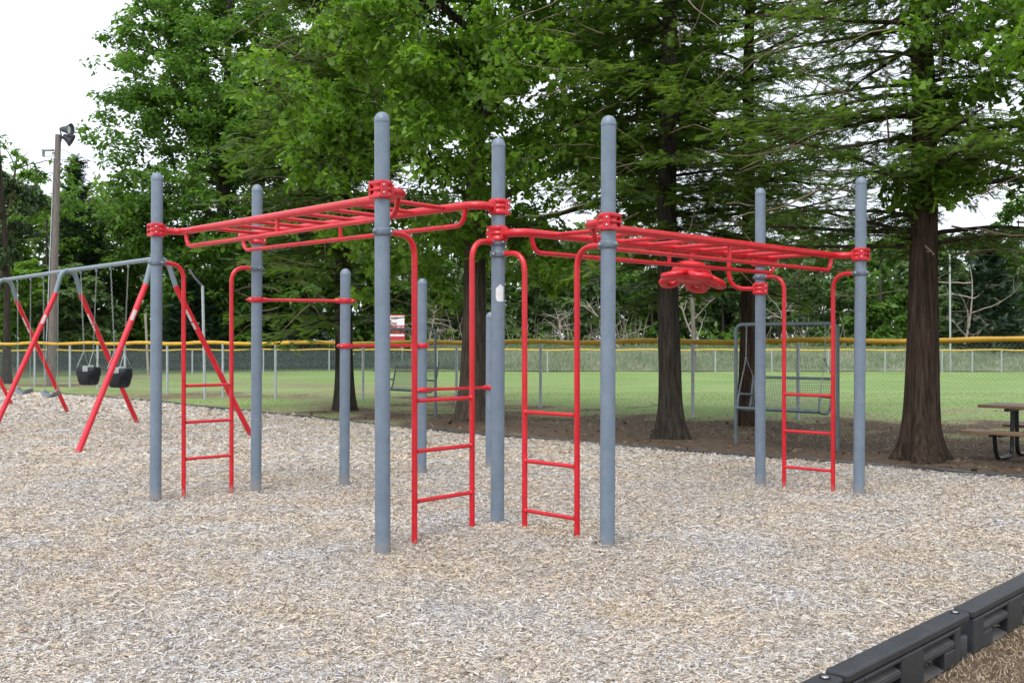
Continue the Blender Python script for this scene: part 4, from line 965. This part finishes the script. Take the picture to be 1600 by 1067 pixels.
WB = [(575,64,8.8,3.5,'woodland tree left of the scoreboard'), (640,60,7.5,3.2,'woodland tree directly behind the scoreboard'), (705,66,8.2,3.6,'woodland tree behind the oak trunk'), (770,61,7.0,3.0,'woodland tree behind the middle post with the torn sticker'), (835,65,8.1,3.6,'woodland tree seen between the rails of the middle right ladder'), (900,61,7.4,2.8,'smaller woodland tree left of the tall right post'), (960,67,8.7,3.4,'woodland tree behind the tall right post'),
 (1020,62,7.3,2.8,'woodland tree left of the flared dark trunk'), (1075,66,8.5,3.4,'woodland tree right of the flared dark trunk'), (1130,61,7.1,2.8,'woodland tree beside the thin brown pole'), (1190,67,8.0,3.2,'woodland tree above the left end of the hanging bench frame'), (1250,62,7.8,3.0,'woodland tree above the middle of the hanging bench'), (1310,66,8.5,3.4,'woodland tree behind the right end of the bench frame'), (1375,60,8.1,2.9,'woodland tree left of the thickest trunk'), (1440,66,9.9,3.3,'woodland tree hidden mostly by the thickest trunk'), (1520,61,8.8,3.2,'woodland tree right of the thin white pole'), (1590,64,10.1,3.5,'woodland tree above the picnic table at the right edge'), (1665,61,9.1,3.5,'woodland tree just outside the right edge')]
for i, (px, z, top, w_, lb) in enumerate(WB): wood(px, z, top, w_, 200+i, [M['leaf_wood'], M['leaf_far'], M['leaf_wood']][i % 3], lb)
# cedars
def cedar(px, z, top, w_, seed, label):
    x = (px-800)/F*z; rg = np.random.default_rng(seed); root = empty('cedar_tree', (x,z,0), 0, label, 'tree', 'woodland trees beyond the field'); off = Vector((x,z,0))
    mb = MB(); mb.tube([(x,z,-.1),(x,z,top*.5),(x,z,top*.97)], [.16,.1,.02], 10); mb.build('trunk', M['bark_dark'], root, off=off)
    n = 2600; h = rg.random(n)**1.25; rr_ = w_*(1-h)**.8*(.55+.5*rg.random(n))*(1+.18*np.sin(h*26+rg.random()*6)); a_ = rg.random(n)*6.283
    P = np.stack([x+rr_*np.cos(a_), z+rr_*np.sin(a_), .3+h*(top-.3)], -1); crown('crown', P, .46, M['leaf_cedar'], root, off, 'spray', -.3, rg, .8)
cedar(118, 56, 11.4, 2.0, 1, 'dark pointed cedar rising behind the wooden pole'); cedar(1545, 56, 6.6, 2.6, 2, 'dark blue-green cedar above the picnic table'); cedar(1160, 63, 5.0, 2.2, 3, 'small dark cedar behind the hanging bench frame'); cedar(300, 54, 4.6, 2.4, 4, 'low dark cedar under the big left oak'); cedar(455, 57, 5.2, 2.6, 5, 'broad dark cedar left of the slim cypress trunk')
mb = MB(); r = random.Random(12)
for i in range(260):
    px = r.choice([r.uniform(640,720), r.uniform(800,930), r.uniform(940,1010), r.uniform(1180,1330), r.uniform(560,1600)]); zz = r.uniform(55.6,58.5); x0 = (px-800)/F*zz
    mb.tube(limb_path((x0,zz,0), (r.gauss(0,.5), r.gauss(0,.2), 1), r.uniform(1.2,3.6), r, 6, r.uniform(0,.08), .2), [.030,.027,.022,.018,.014,.010,.006], 3, caps=False)
tag(mb.build('brush', M['dead']), 'grey leafless brush and twigs along the front of the far wood', 'brush', kind='stuff')
# deep wood behind: reads as one mass
rg = np.random.default_rng(77); n = 42000; x = rg.uniform(-60, 60, n); y = rg.uniform(70, 76, n)
hh = 8.0+1.5*np.sin(x*.35)+1.1*np.sin(x*.9+2)+np.where(x < -12, 3.0, 0); z = hh*rg.random(n)**.8
me = scatter('deep_wood', LEAF_V, LEAF_F, np.stack([x,y,z],-1), rg.random(n)*6.28, rg.normal(0,.6,n), rg.normal(0,.7,n), np.full(n,.62)*np.exp(rg.normal(0,.2,n)))
tag(link('deep_wood', me, M['leaf_wood']), 'dense dim woodland closing the view behind the separate trees', 'woodland', kind='stuff')
mb = MB(); r = random.Random(3)
for i in range(150):
    xx = r.uniform(-50,50); yy = r.uniform(60,70); mb.tube(limb_path((xx,yy,-.1), (r.gauss(0,.12), 0, 1), r.uniform(2.5,6), r, 6, 0, .07), [.08,.075,.065,.055,.045,.035,.02], 5, caps=False)
tag(mb.build('thin_trunks', M['bark_grey']), 'many thin grey stems in the shade of the far wood', 'tree trunks', kind='stuff')
rg = np.random.default_rng(78); n = 26000; x = rg.uniform(-46, 46, n); y = rg.uniform(56.5, 63, n); z = rg.random(n)**1.6*(1.0+.9*vnoise(x, y, 3.0, 9)*1.6)
me = scatter('undergrowth', LEAF_V, LEAF_F, np.stack([x,y,z+.1],-1), rg.random(n)*6.28, rg.normal(.3,.6,n), rg.normal(0,.7,n), np.full(n,.30)*np.exp(rg.normal(0,.25,n)))
tag(link('undergrowth', me, M['leaf_far']), 'low tangled undergrowth along the edge of the far wood', 'undergrowth', kind='stuff')
# dead pale branches and bare trees
def dead_tree(px, z, hgt, seed, label, lean=(0,0), spread=1.0, nb=10, r0=.09, fallen=False):
    r = random.Random(seed); x = (px-800)/F*z; root = empty('dead_tree', (x,z,0), 0, label, 'dead tree', 'bare dead trees at the edge of the wood'); off = Vector((x,z,0))
    base = limb_path((x,z,-.1), (lean[0], lean[1], .35 if fallen else 1), hgt, r, 9, .03 if fallen else 0, .13)
    mb = MB(); mb.tube(base, [r0*(1-.8*i/9) for i in range(10)], 8); mb.build('trunk', M['dead'], root, off=off); mb = MB()
    for i in range(nb):
        p = ipath(base, r.uniform(.2,.97)); l1 = limb_path(p, (r.gauss(0,1)*spread, r.gauss(0,.4), r.uniform(-.1,.9)), hgt*r.uniform(.25,.5), r, 7, .02, .22); mb.tube(l1, [r0*.42*(1-.8*j/7) for j in range(8)], 5, caps=False)
        for _ in range(5): mb.tube(limb_path(ipath(l1, r.uniform(.2,.98)), (r.gauss(0,1)*spread, r.gauss(0,.4), r.uniform(-.3,.8)), hgt*r.uniform(.08,.22), r, 5, 0, .3), [r0*.17*(1-.14*j) for j in range(6)], 3, caps=False)
    tag(mb.build('branches', M['dead'], root, off=off), kind='stuff')
dead_tree(850, 55.5, 3.2, 1, 'fallen grey branches spreading low right of the middle post', (-.9,0), 1.4, 14, .07, True)
dead_tree(890, 55.8, 3.6, 2, 'bare bleached tree with upright twigs left of the tall right post', (-.3,0), 1.0, 12, .07)
dead_tree(985, 55.6, 4.6, 3, 'pale bare trunk leaning left beyond the fence, right of the tall post', (-.35,0), .6, 8, .10)
dead_tree(1100, 56, 5.0, 4, 'bare pale tree behind the fence between the two dark trunks', (-.25,0), .6, 6, .09)
dead_tree(660, 56, 3.6, 5, 'tangle of bare grey twigs beside the scoreboard', (.2,0), 1.5, 18, .06)
dead_tree(700, 55.6, 2.4, 6, 'low fallen grey branch left of the brown trunk', (-.8,0), 1.2, 12, .06, True)
dead_tree(1235, 58, 4.0, 7, 'bare grey stems seen above the hanging bench', (.1,0), .8, 8, .07)
dead_tree(1505, 55, 5.6, 8, 'thin bare tree right of the thick trunk', (.1,0), .8, 10, .10)
slim(1080,425,1086,580,50.5,.10,M['pole_wood'],'utility_pole','thin brown pole standing right behind a near fence post','pole')

# ------------------------------------------------------------------ weeds bank, lawn blades, litter
xs = np.arange(-7, 48, 1.0); ys = np.arange(51.2, 62, .6); X, Y = np.meshgrid(xs, ys)
Zb = (1.05*np.clip((Y-51.4)/3.6, 0, 1)**.8*np.clip((62-Y)/3, 0, 1))*np.clip((X+7)/3, 0, 1)+.03+.12*vnoise(X, Y, 2.2, 4)*np.clip((Y-51.4)/2, 0, 1)
V = np.stack([X,Y,Zb],-1).reshape(-1,3); idx = np.arange(len(V)).reshape(len(ys), len(xs)); Fq = np.stack([idx[:-1,:-1], idx[:-1,1:], idx[1:,1:], idx[1:,:-1]], -1).reshape(-1,4)
M['bank'] = mat('weedy_bank', (.08,.12,.045), .95, 0, (.20,.20,.13), .8, 8, .5, 20)
tag(link('weed_bank', fast_mesh('weed_bank', V, Fq, True), M['bank']), kind='structure')
rg = np.random.default_rng(5); n = 34000; x = rg.uniform(-7, 34, n); y = rg.uniform(51.3, 57, n)
zb = (1.05*np.clip((y-51.4)/3.6, 0, 1)**.8)*np.clip((x+7)/3, 0, 1)
hgt = .16+.34*vnoise(x, y, 1.7, 6)*rg.random(n)
BL_V = [(-.06,0,0),(.06,0,0),(0,.0,1)]
BL_V = [(-.5,0,0),(.5,0,0),(0,1,0)]
me = scatter('weeds', BL_V, [(0,1,2)], np.stack([x,y,zb],-1), rg.normal(0,.5,n), np.full(n,1.45)+rg.normal(0,.35,n), rg.normal(0,.5,n), np.full(n,.035), hgt)
tag(link('weeds', me, M['weed']), 'tall dry and green weeds on the bank beyond the far fence', 'weeds', kind='stuff')
def blades(name, y0, y1, n, hgt, wd, seed, label, mt, cond, zf=base_z, xlim=None):
    rg = np.random.default_rng(seed); y = np.sqrt(rg.random(n)*(y1**2-y0**2)+y0**2); x = (rg.random(n)-.5)*(y*1.08+.6) if xlim is None else rg.uniform(*xlim, n)
    k = cond(x, y, rg); x = x[k]; y = y[k]; n = len(x)
    me = scatter(name, BL_V, [(0,1,2)], np.stack([x,y,zf(x,y)],-1), rg.random(n)*6.28, rg.uniform(.1 if 'thatch' in name else .5,.9 if 'thatch' in name else 1.5,n), rg.normal(0,.4,n), np.full(n,wd), hgt*np.exp(rg.normal(0,.35,n)))
    tag(link(name, me, mt), label, 'grass', kind='stuff')
outside = lambda x, y: ~inside(x, y)
blades('lawn_grass', 11, 30, 40000, .025, .012, 31, 'short mown grass between the edging and the near fence', M['blade'], lambda x, y, r: outside(x, y) & (sd_line(x, y) > .12) & (r.random(len(x)) > dirt(x, y)*1.3))
blades('dry_grass', 11, 24, 26000, .04, .010, 32, 'dry straw-coloured grass and thatch under the trees', M['straw'], lambda x, y, r: outside(x, y) & (sd_line(x, y) > 2.2) & (r.random(len(x)) < dirt(x, y)*1.1))
blades('corner_thatch', 3.2, 7.5, 90000, .026, .0055, 33, 'tangled dead grass outside the black edging at the lower right', M['straw'], lambda x, y, r: outside(x, y) & (x > .8), xlim=(.8,5))
blades('corner_grass', 3.2, 7.5, 9000, .07, .006, 34, 'fresh green grass tufts outside the black edging at the lower right', M['blade'], lambda x, y, r: outside(x, y) & (x > .8) & (vnoise(x, y, .28, 12) > .66), xlim=(.8,5))
rg = np.random.default_rng(40); n = 5200; y = rg.uniform(11,22,n); x = (rg.random(n)-.35)*y*1.1; k = outside(x, y) & (rg.random(n) < .25+dirt(x, y)); x = x[k]; y = y[k]; n = len(x)
me = scatter('leaf_litter', LEAF_V, LEAF_F, np.stack([x,y,base_z(x,y)+.012],-1), rg.random(n)*6.28, rg.normal(.1,.3,n), rg.normal(0,.4,n), np.full(n,.05)*np.exp(rg.normal(0,.4,n)))
tag(link('leaf_litter', me, M['litter']), 'brown fallen leaves scattered on the bare soil under the trees', 'leaf litter', kind='stuff')
# fallen sticks
for i, (px, py, lbl) in enumerate([(1010,643,'small bare stick lying in the grass left of the dark flared trunk'), (1185,660,'short twig lying on the dirt near the bench swing')]):
    zz = 2400/(py-533); c = at(px, zz); r = random.Random(i+50); mb = MB(); b0 = limb_path((c.x-.4,c.y,.10), (1,.2,-.1), 1.0, r, 6, 0, .12); mb.tube(b0, [.012,.011,.01,.009,.007,.005,.003], 5)
    for _ in range(4): mb.tube(limb_path(ipath(b0, r.random()*.8+.1), (r.gauss(0,1),r.gauss(0,.5),r.random()), .25, r, 4, 0, .2), [.006,.005,.004,.003,.002], 3)
    tag(mb.build('fallen_stick', M['dead']), lbl, 'stick')
print('TRIS', sum(len(m.loops)-2*len(m.polygons) for m in bpy.data.meshes))
